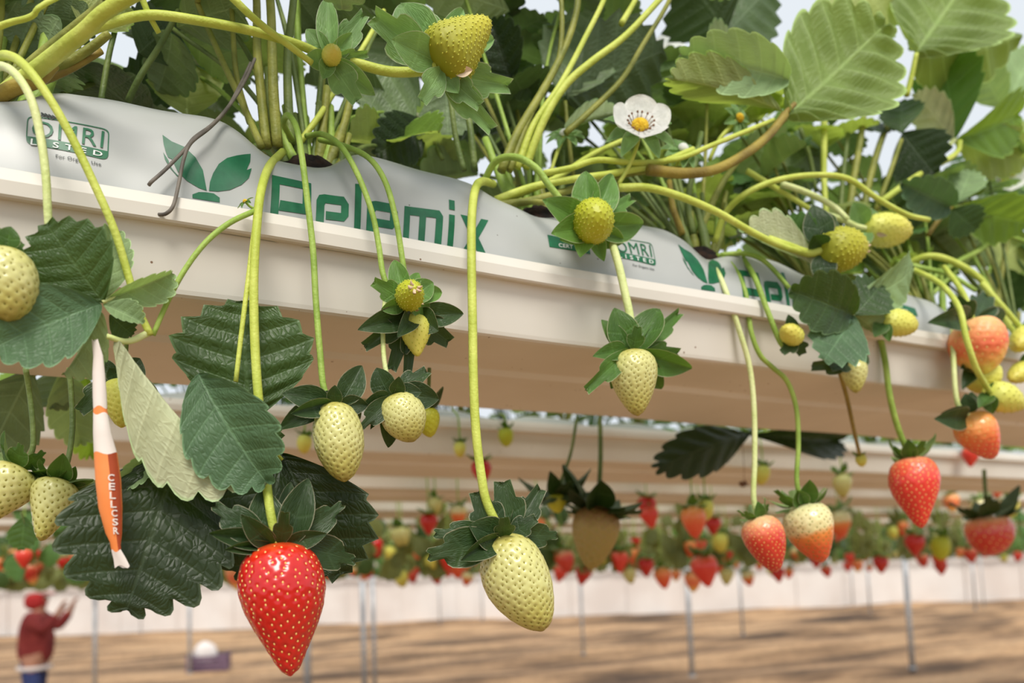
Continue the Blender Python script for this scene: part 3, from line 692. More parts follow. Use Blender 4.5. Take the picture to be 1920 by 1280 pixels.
def strawberry(label, cal, tip, wpx, kind='white', prof='conic', nseed=170, bend=0, sep=None, nsep=10, slen=.55, elev=(.1, .8), sm=None, stem=None, swpx=12, stm=None, group=None, seed=None, res=(72, 56), dimple=1.0, bump=0.0, ssize=1.0, wither=0, lump=.03, sepn_extra=0, calmat=None, cap=None, stem_taper=1.0):
    """cal, tip: (px, py, q) of calyx and tip; wpx: width in the picture"""
    _bn[0] += 1; seed = seed if seed is not None else _bn[0] * 7 + 3; rr = random.Random(seed)
    c, t = W(*cal), W(*tip); dm = depth((cal[0] + tip[0]) / 2, (cal[1] + tip[1]) / 2, (cal[2] + tip[2]) / 2)
    L = (t - c).length; R = wpx * .5 * dm / FPX
    Z = (c - t).normalized(); X = CR - Z * CR.dot(Z); X.normalize(); Y = Z.cross(X)
    root = thing('strawberry', c, label, 'strawberry', group)
    V, F, UV, SV, SF = fruit_geo(L, R, prof, nseed, bend, res, dimple, bump, seed, ssize, lump)
    Mf = Matrix(((X.x, Y.x, Z.x, c.x), (X.y, Y.y, Z.y, c.y), (X.z, Y.z, Z.z, c.z), (0, 0, 0, 1)))
    fo = obj('fruit', mesh('fruit', V, F, MF[kind], True, UV), root, Mf)
    so = obj('seeds', mesh('seeds', SV, SF, MSEED[SEEDK[kind]], True), fo, Mf); so['kind'] = 'stuff'
    sm = sm or ML_SEP
    base = c - Z * L * .012
    if sep:
        for (tx, ty, dq, w, var, *ex) in sep:
            tp = W(tx, ty, cal[2] + dq); d = (tp - base); dirh = d - Z * d.dot(Z)
            b0 = base + (dirh.normalized() * R * .22 if dirh.length > 1e-6 else Vector())
            ww = w * dm / FPX; fl = bool(ex and ex[0])
            obj('sepal', with_mat(SEPAL[var], sm), root, frame_M(b0, tp, ww, rr.uniform(-18, 18), fl))
    n = nsep if not sep else sepn_extra
    for i in range(n):
        phi = 2 * math.pi * (i + rr.uniform(-.3, .3)) / max(n, 1); el = rr.uniform(*elev)
        if i % 2: el -= .25
        ln = 2 * R * slen * rr.uniform(.75, 1.15) * (.8 if i % 2 else 1); d = calyx_dir(Z, X, Y, phi, el)
        b0 = base + (X * math.cos(phi) + Y * math.sin(phi)) * R * .22
        var = rr.choice([0, 0, 1, 2, 3]); up = calyx_dir(Z, X, Y, phi, el + math.pi / 2)
        obj('sepal', with_mat(SEPAL[var], sm), root, frame_M(b0, b0 + d * ln, ln * rr.uniform(.45, .7), rr.uniform(-20, 20), True, up))
    if stem:
        stm = stm or MS_Y
        pts = [W(*p) for p in stem] + [base]; cc = catmull(pts, 6); k = len(cc); ds = depth(*stem[len(stem) // 2])
        r = swpx * .5 * ds / FPX; rad = [r * (1 + (stem_taper - 1) * i / (k - 1)) for i in range(k)]
        at('stem', *tube_geo([Vector(p) for p in cc], rad, 10), stm, root)
    for i in range(wither):
        phi = rr.uniform(0, 6.28); d = calyx_dir(Z, X, Y, phi, rr.uniform(-1.2, -.3)); b0 = base + (X * math.cos(phi) + Y * math.sin(phi)) * R * .75 - Z * L * .06
        obj('withered_petal', with_mat(SEPAL[2], M_WITHER), root, frame_M(b0, b0 + d * R * .6, R * .35, rr.uniform(-90, 90)))
    if cap:
        # dried flower remains on the tip
        rr2 = random.Random(seed + 5); cv = []
        g = []
        for i in range(7):
            a = rr2.uniform(0, 6.28); d = (X * math.cos(a) + Y * math.sin(a)) * R * cap
            g.append(tube_geo([t + Z * L * .05 + d * .3, t + d * .8 + Z * L * .03, t + d - Z * R * .15], [R * .12, R * .10, R * .03], 5))
        at('dried_flower_remains', *join(*g), M_WITHER, root)
    return root
# ================================================================ the nearest row: plants
HQ = 0.352                                     # plane in which the front fruit hangs
def hole(i): return row(HS[i], QB1 + .016, zt(HS[i]))
PL = []
PLAB = ['strawberry plant at the left edge with thick pale yellow-green stalks', 'strawberry plant above the dark planting hole over the green lettering', 'strawberry plant whose hole lies left of the right-hand certification mark', 'strawberry plant growing above the second pair of printed leaves', 'strawberry plant with big pale-veined leaves toward the right edge', 'strawberry plant at the right edge beside the small white flower', 'strawberry plant farthest along the nearest gutter, at the right edge']
for i in range(7): PL.append(thing('strawberry_plant', hole(i), PLAB[i], 'plant'))
def crown(i, n, seed, mats=(MS_O, MS_D, MS_G), spread=.013):
    """bundle of leaf bases and stipules at the planting hole"""
    rr = random.Random(seed); h = hole(i)
    for k in range(n):
        a = rr.uniform(0, 6.28); r = rr.uniform(.2, 1) * spread
        b = h + DV * math.cos(a) * r + NV * math.sin(a) * r * .7 + Vector((0, 0, -.002))
        top = b + DV * (math.cos(a) * rr.uniform(.002, .03) + rr.uniform(-.008, .008)) + NV * rr.uniform(-.002, .022) + Vector((0, 0, rr.uniform(.025, .075)))
        mid = (b + top) / 2 + DV * math.cos(a) * .004
        w = rr.uniform(.0018, .0032)
        at('crown_stalk', *tube_geo([Vector(p) for p in catmull([b, mid, top], 4)], [w * 1.5] + [w * 1.2] * 4 + [w * .8] * 4, 8), rr.choice(mats), PL[i])
def rleaf(i, node, size, m, rr, start=None, low=False, stm=None, tilt=None, r=.0013):
    """a whole leaf: stalk from the crown to node, with three leaflets"""
    h = hole(i) if start is None else start
    mid = h + (node - h) * .5 + Vector((0, 0, .012)) + DV * rr.uniform(-.008, .008)
    st = at('leaf_stalk', *tube_geo([Vector(p) for p in catmull([h, mid, node], 6)], [r * 1.2] * 7 + [r] * 6, 7), stm or rr.choice((MS_O, MS_D, MS_G)), PL[i])
    a0 = rr.uniform(0, 6.28) if tilt is None else tilt
    nrm = Vector((rr.uniform(-.5, .5), rr.uniform(-.6, .35), 1)).normalized()
    for k in (-1, 0, 1):
        a = a0 + k * 1.25; d = Vector((math.cos(a), math.sin(a), rr.uniform(-.45, .15))).normalized()
        b = node + d * .003; L = size * (1 if k == 0 else .88) * rr.uniform(.92, 1.08)
        obj('leaflet', with_mat(rr.choice(LEAFLO if low else LEAF[:5]), m), st, frame_M(b, b + d * L, L * rr.uniform(.8, .95), rr.uniform(-15, 15), False, nrm))
for i, (n, sd) in enumerate(((10, 1), (15, 2), (14, 3), (11, 4), (9, 5), (7, 6), (5, 7))): crown(i, n, sd)
# leaves standing behind the crowns (seen from below against the sky)
for i in range(7):
    rr = random.Random(100 + i)
    for k in range((16, 18, 19, 18, 20, 20, 14)[i]):
        node = hole(i) + DV * rr.uniform(-.08, .08) + NV * rr.uniform(.03, .17) + Vector((0, 0, rr.uniform(.03, .21) + .02))
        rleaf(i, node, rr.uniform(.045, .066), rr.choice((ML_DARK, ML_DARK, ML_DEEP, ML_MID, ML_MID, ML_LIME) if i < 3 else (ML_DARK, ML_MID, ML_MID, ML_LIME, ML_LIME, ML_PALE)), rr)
# ---- stalks that the photograph shows, by plant: (plant, points, width px, material)
C0, C1, C2, C3, C4 = (0, 175, .41), (535, 280, .41), (925, 345, .41), (1310, 450, .415), (1560, 520, .42)
for (i, pts, w, m, nm) in [
    (0, [(-10, 190, .41), (70, 130, .385), (150, 66, .36), (250, -10, .34)], 34, MS_Y, 'leaf_stalk'),
    (0, [(0, 180, .41), (60, 120, .40), (130, 62, .385), (200, 5, .37), (230, -20, .37)], 24, MS_O, 'leaf_stalk'),
    (0, [(-30, 60, .37), (20, 42, .365), (60, 30, .36), (115, -8, .36)], 12, MS_Y, 'leaf_stalk'),
    (0, [(40, 165, .41), (110, 128, .40), (170, 90, .395), (205, 62, .39)], 18, MS_O, 'leaf_stalk'),
    (0, [(0, 185, .41), (60, 160, .405), (130, 130, .40), (190, 95, .40)], 16, MS_B, 'leaf_stalk'),
    (0, [(-40, 140, .40), (0, 124, .372), (30, 140, .355), (58, 185, .350), (75, 250, .350), (86, 330, .350), (91, 420, .352), (100, 500, .357)], 17, MS_P, 'runner_stalk'),
    (0, [(-20, 112, .39), (15, 104, .368), (48, 125, .355), (90, 180, .350), (135, 258, .350), (180, 352, .350), (214, 430, .351), (236, 500, .353), (258, 575, .354), (282, 628, .354)], 18, MS_Y, 'leaf_stalk'),
    (1, [(425, -15, .36), (480, 38, .36), (540, 84, .362), (585, 118, .366)], 15, MS_Y, 'runner_stalk'),
    (0, [(262, -15, .37), (278, 25, .372), (298, 62, .376)], 13, MS_Y, 'runner_stalk'),
    (0, [(-30, 200, .40), (20, 168, .395), (70, 150, .39), (100, 120, .39)], 30, MS_B, 'crown_stalk'),
    (0, [(240, 190, .45), (265, 140, .44), (300, 85, .44), (335, 20, .44)], 12, MS_D, 'leaf_stalk'),
    (0, [(190, 190, .46), (196, 150, .46), (205, 100, .46), (215, 60, .46)], 12, MS_D, 'leaf_stalk'),
    (1, [(500, 275, .41), (490, 180, .415), (482, 90, .42), (480, -20, .43)], 19, MS_O, 'leaf_stalk'),
    (1, [(520, 275, .41), (513, 180, .41), (510, 90, .41), (505, -20, .41)], 21, MS_O, 'leaf_stalk'),
    (1, [(545, 270, .42), (540, 180, .42), (540, 90, .42), (552, -20, .42)], 18, MS_D, 'leaf_stalk'),
    (1, [(490, 275, .405), (455, 195, .42), (415, 110, .43), (372, 10, .44), (362, -20, .44)], 14, MS_O, 'leaf_stalk'),
    (1, [(560, 270, .42), (600, 215, .42), (625, 175, .43), (680, 90, .43), (720, 20, .44)], 11, MS_Y, 'leaf_stalk'),
    (1, [(468, 230, .42), (445, 150, .43), (438, 80, .43), (432, -10, .44)], 12, MS_O, 'leaf_stalk'),
    (1, [(478, 395, .360), (430, 418, .355), (385, 455, .353), (345, 508, .353), (312, 570, .354), (287, 628, .355)], 11, MS_G, 'runner_stalk'),
    (1, [(486, 370, .362), (476, 440, .358), (466, 520, .357), (455, 605, .357), (442, 715, .358)], 11, MS_Y, 'leaf_stalk'),
    (2, [(940, 320, .41), (970, 250, .41), (1015, 175, .41), (1050, 110, .41), (1075, 45, .41), (1085, -20, .41)], 17, MS_O, 'leaf_stalk'),
    (2, [(955, 320, .41), (985, 240, .41), (1015, 170, .41), (1048, 110, .41), (1050, -20, .41)], 13, MS_O, 'leaf_stalk'),
    (2, [(970, 315, .41), (1000, 235, .405), (1050, 160, .40), (1095, 75, .40), (1140, -20, .40)], 14, MS_Y, 'leaf_stalk'),
    (2, [(985, 315, .41), (1020, 225, .40), (1060, 160, .395), (1110, 115, .39), (1175, 65, .385), (1250, -15, .38)], 16, MS_Y, 'leaf_stalk'),
    (2, [(1060, 250, .41), (1105, 210, .405), (1165, 150, .40), (1205, 85, .40), (1260, -10, .40)], 12, MS_O, 'leaf_stalk'),
    (2, [(1165, 45, .40), (1180, 20, .40), (1200, -15, .40)], 12, MS_Y, 'leaf_stalk'),
    (2, [(870, 320, .42), (855, 260, .42), (845, 190, .42), (835, 120, .43)], 12, MS_D, 'leaf_stalk'),
    (2, [(890, 320, .42), (880, 230, .42), (860, 150, .43)], 14, MS_D, 'leaf_stalk'),
    (2, [(930, 375, .405), (1000, 350, .40), (1080, 335, .39), (1150, 325, .385), (1230, 308, .38), (1300, 280, .375)], 15, MS_Y, 'leaf_stalk'),
    (2, [(930, 385, .405), (1000, 375, .40), (1090, 350, .395), (1180, 325, .39), (1260, 318, .385), (1330, 320, .38)], 15, MS_O, 'leaf_stalk'),
    (2, [(960, 370, .41), (1040, 335, .41), (1110, 290, .41), (1170, 262, .41)], 12, MS_Y, 'leaf_stalk'),
    (2, [(930, 390, .405), (975, 378, .40), (1025, 380, .39), (1060, 388, .385)], 12, MS_O, 'leaf_stalk'),
    (2, [(1020, 325, .395), (1070, 315, .388), (1120, 300, .385), (1190, 305, .38), (1270, 298, .375), (1340, 270, .37), (1450, 225, .37)], 12, MS_Y, 'leaf_stalk'),
    (3, [(1215, 318, .375), (1280, 325, .372), (1340, 318, .37), (1395, 290, .368), (1440, 255, .366), (1472, 215, .365)], 20, MS_B, 'leaf_stalk'),
    (3, [(1310, 440, .42), (1345, 360, .42), (1385, 300, .42), (1430, 260, .42), (1500, 200, .42)], 13, MS_O, 'leaf_stalk'),
    (3, [(1300, 440, .42), (1290, 380, .42), (1300, 320, .42), (1315, 250, .43)], 13, MS_D, 'leaf_stalk'),
    (3, [(1280, 440, .42), (1262, 390, .42), (1255, 340, .43)], 13, MS_B, 'leaf_stalk'),
    (3, [(1160, 352, .385), (1215, 352, .375), (1280, 370, .37), (1345, 398, .365), (1410, 435, .362), (1470, 463, .36), (1528, 478, .362)], 15, MS_Y, 'leaf_stalk'),
    (3, [(1340, 455, .41), (1360, 400, .40), (1400, 362, .385), (1460, 337, .375), (1530, 328, .37), (1590, 335, .366), (1645, 372, .363), (1700, 402, .361), (1742, 412, .36)], 12, MS_Y, 'runner_stalk'),
    (3, [(1400, 320, .40), (1450, 350, .395), (1500, 380, .39), (1545, 410, .385)], 11, MS_Y, 'runner_stalk'),
    (3, [(1465, 345, .39), (1510, 360, .385), (1560, 385, .38), (1590, 412, .375)], 12, MS_P, 'runner_stalk'),
    (3, [(1350, 478, .40), (1390, 475, .39), (1420, 482, .38), (1445, 500, .375), (1480, 540, .37)], 10, MS_G, 'leaf_stalk'),
    (4, [(1545, 210, .45), (1545, 260, .45), (1545, 340, .45), (1550, 420, .44)], 13, MS_Y, 'leaf_stalk'),
    (4, [(1590, 420, .44), (1600, 340, .44), (1612, 270, .44), (1620, 215, .44)], 14, MS_O, 'leaf_stalk'),
    (4, [(1615, 420, .44), (1630, 340, .44), (1650, 270, .44), (1672, 215, .44)], 14, MS_O, 'leaf_stalk'),
    (4, [(1500, 240, .46), (1520, 300, .46), (1530, 360, .46)], 9, MS_D, 'leaf_stalk'),
    (4, [(1575, 430, .45), (1580, 340, .45), (1590, 250, .45)], 11, MS_D, 'leaf_stalk'),
    (4, [(1690, 500, .43), (1740, 480, .41), (1790, 492, .40), (1840, 525, .39), (1870, 575, .385), (1905, 628, .38)], 13, MS_Y, 'runner_stalk'),
    (4, [(1680, 490, .43), (1720, 500, .41), (1780, 515, .40), (1830, 545, .39)], 10, MS_G, 'runner_stalk'),
    (4, [(1650, 380, .42), (1720, 330, .41), (1790, 290, .41), (1800, 265, .41)], 12, MS_Y, 'leaf_stalk'),
    (5, [(1700, 560, .44), (1780, 500, .43), (1850, 460, .42), (1920, 400, .42)], 11, MS_G, 'leaf_stalk'),
    (5, [(1740, 560, .44), (1830, 470, .43), (1870, 440, .43), (1930, 455, .42)], 9, MS_G, 'leaf_stalk'),
    (5, [(1870, 580, .45), (1880, 500, .45), (1900, 400, .45)], 10, MS_O, 'leaf_stalk')]:
    if nm == 'leaf_stalk' and pts[-1][1] < 8 and len(pts) > 3:
        # the stalk runs on above the picture and carries its leaf there
        rr = random.Random(int(pts[-1][0] * 7 + 13)); a_, b_ = W(*pts[-2]), W(*pts[-1]); d_ = (b_ - a_).normalized(); top = b_ + d_ * rr.uniform(.08, .12) + NV * rr.uniform(.02, .05)
        c = catmull([W(*p) for p in pts] + [top], 5); r_ = w * .5 * depth(*pts[len(pts) // 2]) / FPX
        st = at(nm, *tube_geo([Vector(p) for p in c], [r_ * (1 - .35 * j / (len(c) - 1)) for j in range(len(c))], 8), m, PL[i]); a0 = rr.uniform(0, 6.28)
        for k in (-1, 0, 1):
            d = Vector((math.cos(a0 + k * 1.3), math.sin(a0 + k * 1.3), rr.uniform(-.3, .2))).normalized(); L = rr.uniform(.045, .06)
            obj('leaflet', with_mat(LEAF[(k + 1) % 3], rr.choice((ML_DARK, ML_MID))), st, frame_M(top, top + d * L, L * .9, 0, False, Vector((rr.uniform(-.3, .3), -.2, 1))))
        continue
    stalk(PL[i], pts, w, m, nm)
# ---- leaves that the photograph shows: (plant, stalk points or None, width, stalk material, [leaflets])
def leaf(i, pts, w, sm_, blades, label=None):
    st = stalk(PL[i], pts, w, sm_, 'leaf_stalk')
    if label: st['label'] = label
    for bl in blades: leaflet(st, *bl)
    return st
# big leaf hanging at the left, its junction beside the paper packet
leaf(0, [(240, 545, .353), (215, 556, .352), (192, 566, .351)], 9, MS_P, [
    ((194, 567, .351), (88, 420, .343), 168, ML_DARK, 0, -8), ((190, 570, .351), (-18, 655, .345), 160, ML_BLUE, 1, 14),
    ((196, 562, .352), (322, 512, .350), 72, ML_PALE, 3, 25), ((194, 572, .350), (268, 606, .346), 60, ML_PALE, 3, -30), ((197, 560, .356), (208, 432, .362), 74, ML_PALE, 1, 20), ((190, 585, .353), (120, 700, .352), 80, ML_MID, 3, 40, True), ((205, 590, .358), (248, 628, .362), 52, ML_DARK, 0)])
leaf(0, [(282, 622, .355), (240, 640, .352), (200, 630, .350)], 13, MS_P, [
    ((222, 634, .350), (455, 905, .344), 150, ML_PALE, 3, -52, True), ((372, 700, .351), (500, 905, .342), 190, ML_BLUE, 1, 16)], 'pale leaf stalk with a twisted pale blade')
leaf(1, [(485, 700, .366), (480, 740, .368), (468, 786, .37)], 9, MS_Y, [((468, 792, .372), (452, 566, .368), 258, ML_DARK, 6, 0), ((470, 790, .371), (520, 845, .366), 76, ML_DARK, 0, 10)])
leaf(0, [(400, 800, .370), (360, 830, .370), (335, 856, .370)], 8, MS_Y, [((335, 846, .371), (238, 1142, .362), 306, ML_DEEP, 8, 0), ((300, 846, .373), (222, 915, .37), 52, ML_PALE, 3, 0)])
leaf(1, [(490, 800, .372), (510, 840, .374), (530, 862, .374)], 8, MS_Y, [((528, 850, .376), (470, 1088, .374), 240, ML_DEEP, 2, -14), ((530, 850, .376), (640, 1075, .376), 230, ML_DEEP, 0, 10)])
leaf(3, [(1528, 476, .362), (1560, 520, .358), (1580, 556, .356), (1599, 592, .355)], 11, MS_P, [
    ((1600, 592, .354), (1480, 545, .348), 118, ML_DARK, 1, 10), ((1599, 593, .353), (1545, 676, .346), 128, ML_BLUE, 0, -8), ((1603, 590, .355), (1652, 535, .353), 96, ML_DARK, 0, 5), ((1590, 570, .362), (1710, 498, .365), 96, ML_PALE, 4, 30), ((1605, 592, .357), (1650, 628, .36), 60, ML_MID, 3, 30, True)])
leaf(3, [(1490, 468, .362), (1510, 474, .362), (1530, 482, .362)], 12, MS_Y, [((1532, 500, .362), (1396, 438, .366), 84, ML_PALE, 3, -35, True), ((1532, 470, .362), (1470, 412, .37), 76, ML_MID, 0, 0)])
leaf(3, [(1455, 235, .366), (1470, 215, .365), (1490, 195, .364)], 12, MS_B, [((1478, 214, .365), (1660, 46, .352), 258, ML_BIG, 9, -8, True), ((1466, 208, .366), (1268, 150, .360), 96, ML_LIME, 1, -20, True), ((1478, 150, .368), (1274, 104, .372), 110, ML_PALE, 1, 10)])
leaf(4, [(1700, 180, .40), (1710, 140, .395), (1718, 100, .39)], 11, MS_Y, [((1718, 98, .39), (1830, -60, .38), 260, ML_BIG, 9, 0, True), ((1722, 98, .39), (1918, 66, .385), 150, ML_BIG, 1, -20, True), ((1560, 40, .40), (1720, -60, .40), 180, ML_LIME, 0, 0, True)])
leaf(4, [(1700, 330, .43), (1760, 290, .42), (1790, 262, .42)], 11, MS_P, [((1790, 262, .42), (1768, 80, .41), 120, ML_MID, 0, 0), ((1792, 262, .42), (1905, 215, .41), 120, ML_LIME, 1, 20), ((1788, 264, .42), (1718, 175, .42), 70, ML_PALE, 0, 0, True), ((1792, 264, .42), (1930, 300, .42), 100, ML_LIME, 2, 0, True)])
leaf(4, [(1640, 400, .43), (1670, 320, .42), (1690, 262, .42)], 10, MS_O, [((1692, 250, .42), (1752, 326, .40), 112, ML_DEEP, 0, 0), ((1690, 250, .42), (1690, 190, .43), 80, ML_DARK, 0, 0)])
leaf(4, [(1740, 440, .42), (1770, 400, .42), (1790, 384, .42)], 9, MS_B, [((1782, 388, .41), (1688, 342, .40), 76, ML_BLUE, 1, 0), ((1790, 388, .41), (1925, 418, .40), 100, ML_LIME, 0, 10), ((1795, 380, .42), (1820, 320, .42), 70, ML_PALE, 0, 0), ((1785, 392, .41), (1830, 430, .40), 70, ML_DARK, 0, 0)])
leaf(5, [(1900, 330, .46), (1890, 250, .46), (1880, 200, .46)], 9, MS_Y, [((1880, 200, .46), (1830, 118, .45), 70, ML_PALE, 0, 0), ((1885, 200, .46), (1935, 100, .45), 90, ML_PALE, 1, 0), ((1880, 205, .46), (1900, 300, .45), 80, ML_LIME, 1, 0, True)])
leaf(1, [(370, 260, .48), (355, 225, .48), (350, 205, .48)], 7, MS_D, [((352, 218, .50), (345, 100, .50), 140, ML_LIME, 0, 0, True), ((330, 190, .52), (230, 140, .52), 130, ML_DEEP, 0, 0, True), ((360, 120, .5), (410, 20, .5), 130, ML_DARK, 0, 0, True)])
leaf(0, [(170, 60, .46), (180, 45, .46), (190, 30, .46)], 7, MS_D, [((150, 45, .45), (215, -40, .45), 130, ML_LIME, 0, 0, True), ((260, 100, .48), (330, 40, .48), 120, ML_DEEP, 0, 0, True)])
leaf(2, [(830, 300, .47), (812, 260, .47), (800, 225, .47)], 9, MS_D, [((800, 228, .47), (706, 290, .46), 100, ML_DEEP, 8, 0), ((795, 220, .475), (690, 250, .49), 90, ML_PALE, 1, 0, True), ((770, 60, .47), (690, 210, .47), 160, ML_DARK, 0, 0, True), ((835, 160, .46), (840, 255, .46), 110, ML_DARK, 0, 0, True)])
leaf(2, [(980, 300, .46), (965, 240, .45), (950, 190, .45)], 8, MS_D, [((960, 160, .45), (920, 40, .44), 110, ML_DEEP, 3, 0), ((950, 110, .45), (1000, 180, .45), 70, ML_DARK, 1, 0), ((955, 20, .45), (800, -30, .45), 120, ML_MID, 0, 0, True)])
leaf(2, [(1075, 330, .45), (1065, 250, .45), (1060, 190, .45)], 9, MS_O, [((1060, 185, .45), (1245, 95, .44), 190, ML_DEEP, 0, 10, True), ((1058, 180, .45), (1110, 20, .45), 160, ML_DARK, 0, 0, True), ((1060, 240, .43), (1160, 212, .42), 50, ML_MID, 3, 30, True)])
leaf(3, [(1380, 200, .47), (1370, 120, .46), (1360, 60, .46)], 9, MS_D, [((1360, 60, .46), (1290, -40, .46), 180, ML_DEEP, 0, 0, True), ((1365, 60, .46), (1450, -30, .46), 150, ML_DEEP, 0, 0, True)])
leaf(5, [(1830, 600, .46), (1850, 540, .47), (1856, 500, .47)], 9, MS_G, [((1856, 500, .47), (1770, 440, .46), 110, ML_MID, 1, 0, True), ((1858, 500, .47), (1935, 440, .46), 120, ML_LIME, 0, 0, True), ((1856, 505, .47), (1900, 590, .45), 90, ML_DARK, 1, 0)])
leaf(5, [(1700, 560, .47), (1730, 500, .48), (1740, 470, .48)], 9, MS_G, [((1740, 470, .48), (1660, 420, .48), 100, ML_DARK, 0, 0, True), ((1742, 470, .48), (1800, 410, .48), 100, ML_MID, 1, 0, True), ((1742, 474, .48), (1770, 540, .47), 80, ML_MID, 0, 0)])
leaf(6, [(1900, 560, .56), (1905, 420, .56), (1900, 340, .56)], 9, MS_O, [((1900, 330, .56), (1850, 240, .56), 120, ML_LIME, 0, 0, True), ((1905, 330, .56), (1960, 260, .56), 120, ML_MID, 0, 0, True), ((1900, 335, .56), (1880, 420, .55), 110, ML_DARK, 1, 0)])
leaf(3, [(1450, 480, .48), (1460, 400, .48), (1470, 330, .48)], 9, MS_O, [((1470, 320, .48), (1400, 260, .48), 120, ML_MID, 0, 0, True), ((1474, 320, .48), (1540, 270, .48), 120, ML_DARK, 1, 0, True), ((1470, 325, .48), (1450, 410, .47), 90, ML_DARK, 0, 0)])
# shaded leaves hanging between the first two gutters
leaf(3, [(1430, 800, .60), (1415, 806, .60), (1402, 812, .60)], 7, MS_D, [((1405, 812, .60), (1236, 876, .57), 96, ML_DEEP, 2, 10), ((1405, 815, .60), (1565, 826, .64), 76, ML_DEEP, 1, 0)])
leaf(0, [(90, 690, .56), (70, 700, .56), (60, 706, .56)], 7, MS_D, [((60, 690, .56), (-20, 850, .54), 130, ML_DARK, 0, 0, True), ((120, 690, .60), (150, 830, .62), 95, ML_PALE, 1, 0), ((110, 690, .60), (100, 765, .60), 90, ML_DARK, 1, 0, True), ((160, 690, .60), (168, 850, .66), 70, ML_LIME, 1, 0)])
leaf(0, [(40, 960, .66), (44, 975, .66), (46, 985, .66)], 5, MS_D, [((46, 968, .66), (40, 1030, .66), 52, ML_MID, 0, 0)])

# ================================================================ the nearest row: fruit
strawberry('large glossy ripe red strawberry hanging lowest, in front of the dark leaf', (522, 1018, HQ - .008), (545, 1268, HQ - .012), 163, 'red', 'conic', 400, sm=ML_SEPD, res=(150, 112), ssize=1.0, lump=.02,
    sep=[(493, 915, .004, 66, 0), (578, 898, -.004, 60, 0), (404, 948, .0, 62, 3), (452, 965, -.012, 40, 0), (392, 1000, -.006, 40, 2), (640, 946, .0, 52, 3), (612, 1000, -.010, 34, 0), (662, 1050, .010, 70, 3), (535, 958, -.016, 36, 1), (420, 1030, -.008, 26, 2), (545, 905, .006, 40, 0)],
    stem=[(530, 285, .408), (505, 312, .385), (489, 360, .364), (481, 430, .358), (476, 520, .356), (477, 620, .355), (481, 700, .354), (486, 760, .353), (496, 860, .350), (502, 925, .346), (512, 985, .344)], swpx=17, stm=MS_Y)
strawberry('large whitish green strawberry bent to the right, hanging in the middle of the picture', (943, 1003, HQ), (992, 1190, HQ - .002), 124, 'white', 'oval', 400, bend=.42, sm=ML_SEPD, res=(150, 112), ssize=1.2, dimple=1.3,
    sep=[(942, 903, .0, 76, 1), (893, 922, .004, 70, 1), (1012, 916, .0, 56, 1), (804, 1040, -.004, 74, 3), (816, 1000, .002, 54, 3), (1042, 1003, -.002, 50, 3), (945, 968, -.016, 40, 1), (1005, 972, -.010, 44, 1), (862, 1050, -.012, 40, 2), (1010, 1038, .008, 44, 3), (880, 985, -.008, 60, 0)],
    stem=[(925, 345, .41), (905, 340, .395), (892, 352, .376), (885, 400, .366), (884, 480, .360), (886, 600, .357), (888, 720, .355), (893, 815, .354), (903, 895, .353), (914, 945, .353)], swpx=17, stm=MS_Y)
strawberry('pale greenish strawberry hanging beside the big ribbed leaf', (628, 755, HQ), (640, 904, HQ), 95, 'white', 'oval', 300, bend=.12, dimple=1.3, sm=ML_SEPD, res=(128, 96), ssize=1.1,
    sep=[(678, 686, .0, 48, 0), (530, 738, .0, 46, 0), (545, 775, -.008, 34, 2), (523, 805, .008, 40, 0), (628, 722, -.008, 28, 0), (690, 760, -.002, 36, 0), (672, 790, .012, 50, 0), (600, 735, .0, 40, 2)],
    stem=[(548, 262, .41), (532, 232, .395), (540, 216, .375), (556, 240, .364), (567, 300, .360), (578, 390, .358), (587, 470, .357), (592, 560, .356), (600, 660, .354), (608, 730, .353)], swpx=12, stm=MS_G)
strawberry('pale strawberry with tilted body directly below the double fruit cluster', (738, 740, HQ), (776, 828, HQ - .002), 84, 'white', 'oval', 270, sm=ML_SEPD, res=(116, 86), ssize=1.1,
    sep=[(706, 690, .0, 48, 0), (800, 696, .0, 48, 1), (822, 748, -.002, 52, 0), (748, 706, -.01, 28, 0), (678, 800, -.002, 40, 3), (680, 762, .0, 38, 0), (728, 838, .010, 40, 0), (695, 805, .0, 22, 2), (790, 735, -.008, 34, 0)],
    stem=[(722, 560, .362), (718, 620, .356), (720, 670, .354), (727, 710, .353)], swpx=9, stm=MS_P)
strawberry('small pale strawberry half hidden under the sepals of the fruit cluster', (775, 592, HQ + .004), (783, 668, HQ), 58, 'lime', 'conic', 140, sm=ML_SEPD, res=(64, 50), dimple=.4, bump=.4,
    sep=[(672, 618, -.004, 44, 0), (682, 650, .002, 44, 1), (735, 694, .006, 44, 1), (762, 700, .004, 40, 1), (842, 640, .004, 62, 1), (868, 588, -.004, 44, 0), (822, 620, -.010, 50, 0), (745, 632, -.016, 34, 0), (720, 590, -.004, 40, 0)],
    stem=[(600, 262, .41), (640, 272, .39), (690, 295, .372), (722, 340, .362), (742, 410, .358), (755, 490, .357), (764, 550, .356)], swpx=11, stm=MS_G)
strawberry('young yellow-green fruit with white withered petals, on top of the cluster', (762, 565, HQ - .004), (778, 538, HQ - .024), 52, 'green', 'round', 150, sm=ML_SEPM, res=(64, 48), dimple=0, bump=.7, ssize=1.3, wither=3, cap=.5,
    sep=[(740, 488, .004, 40, 0), (700, 528, .0, 44, 1), (785, 512, .002, 28, 0), (812, 530, .0, 44, 0), (828, 548, .006, 36, 0), (715, 580, .0, 30, 0), (805, 580, .004, 44, 0)],
    stem=[(575, 255, .41), (605, 252, .39), (640, 275, .372), (672, 330, .362), (698, 400, .358), (710, 460, .357), (720, 520, .355), (742, 556, .353)], swpx=11, stm=MS_G)
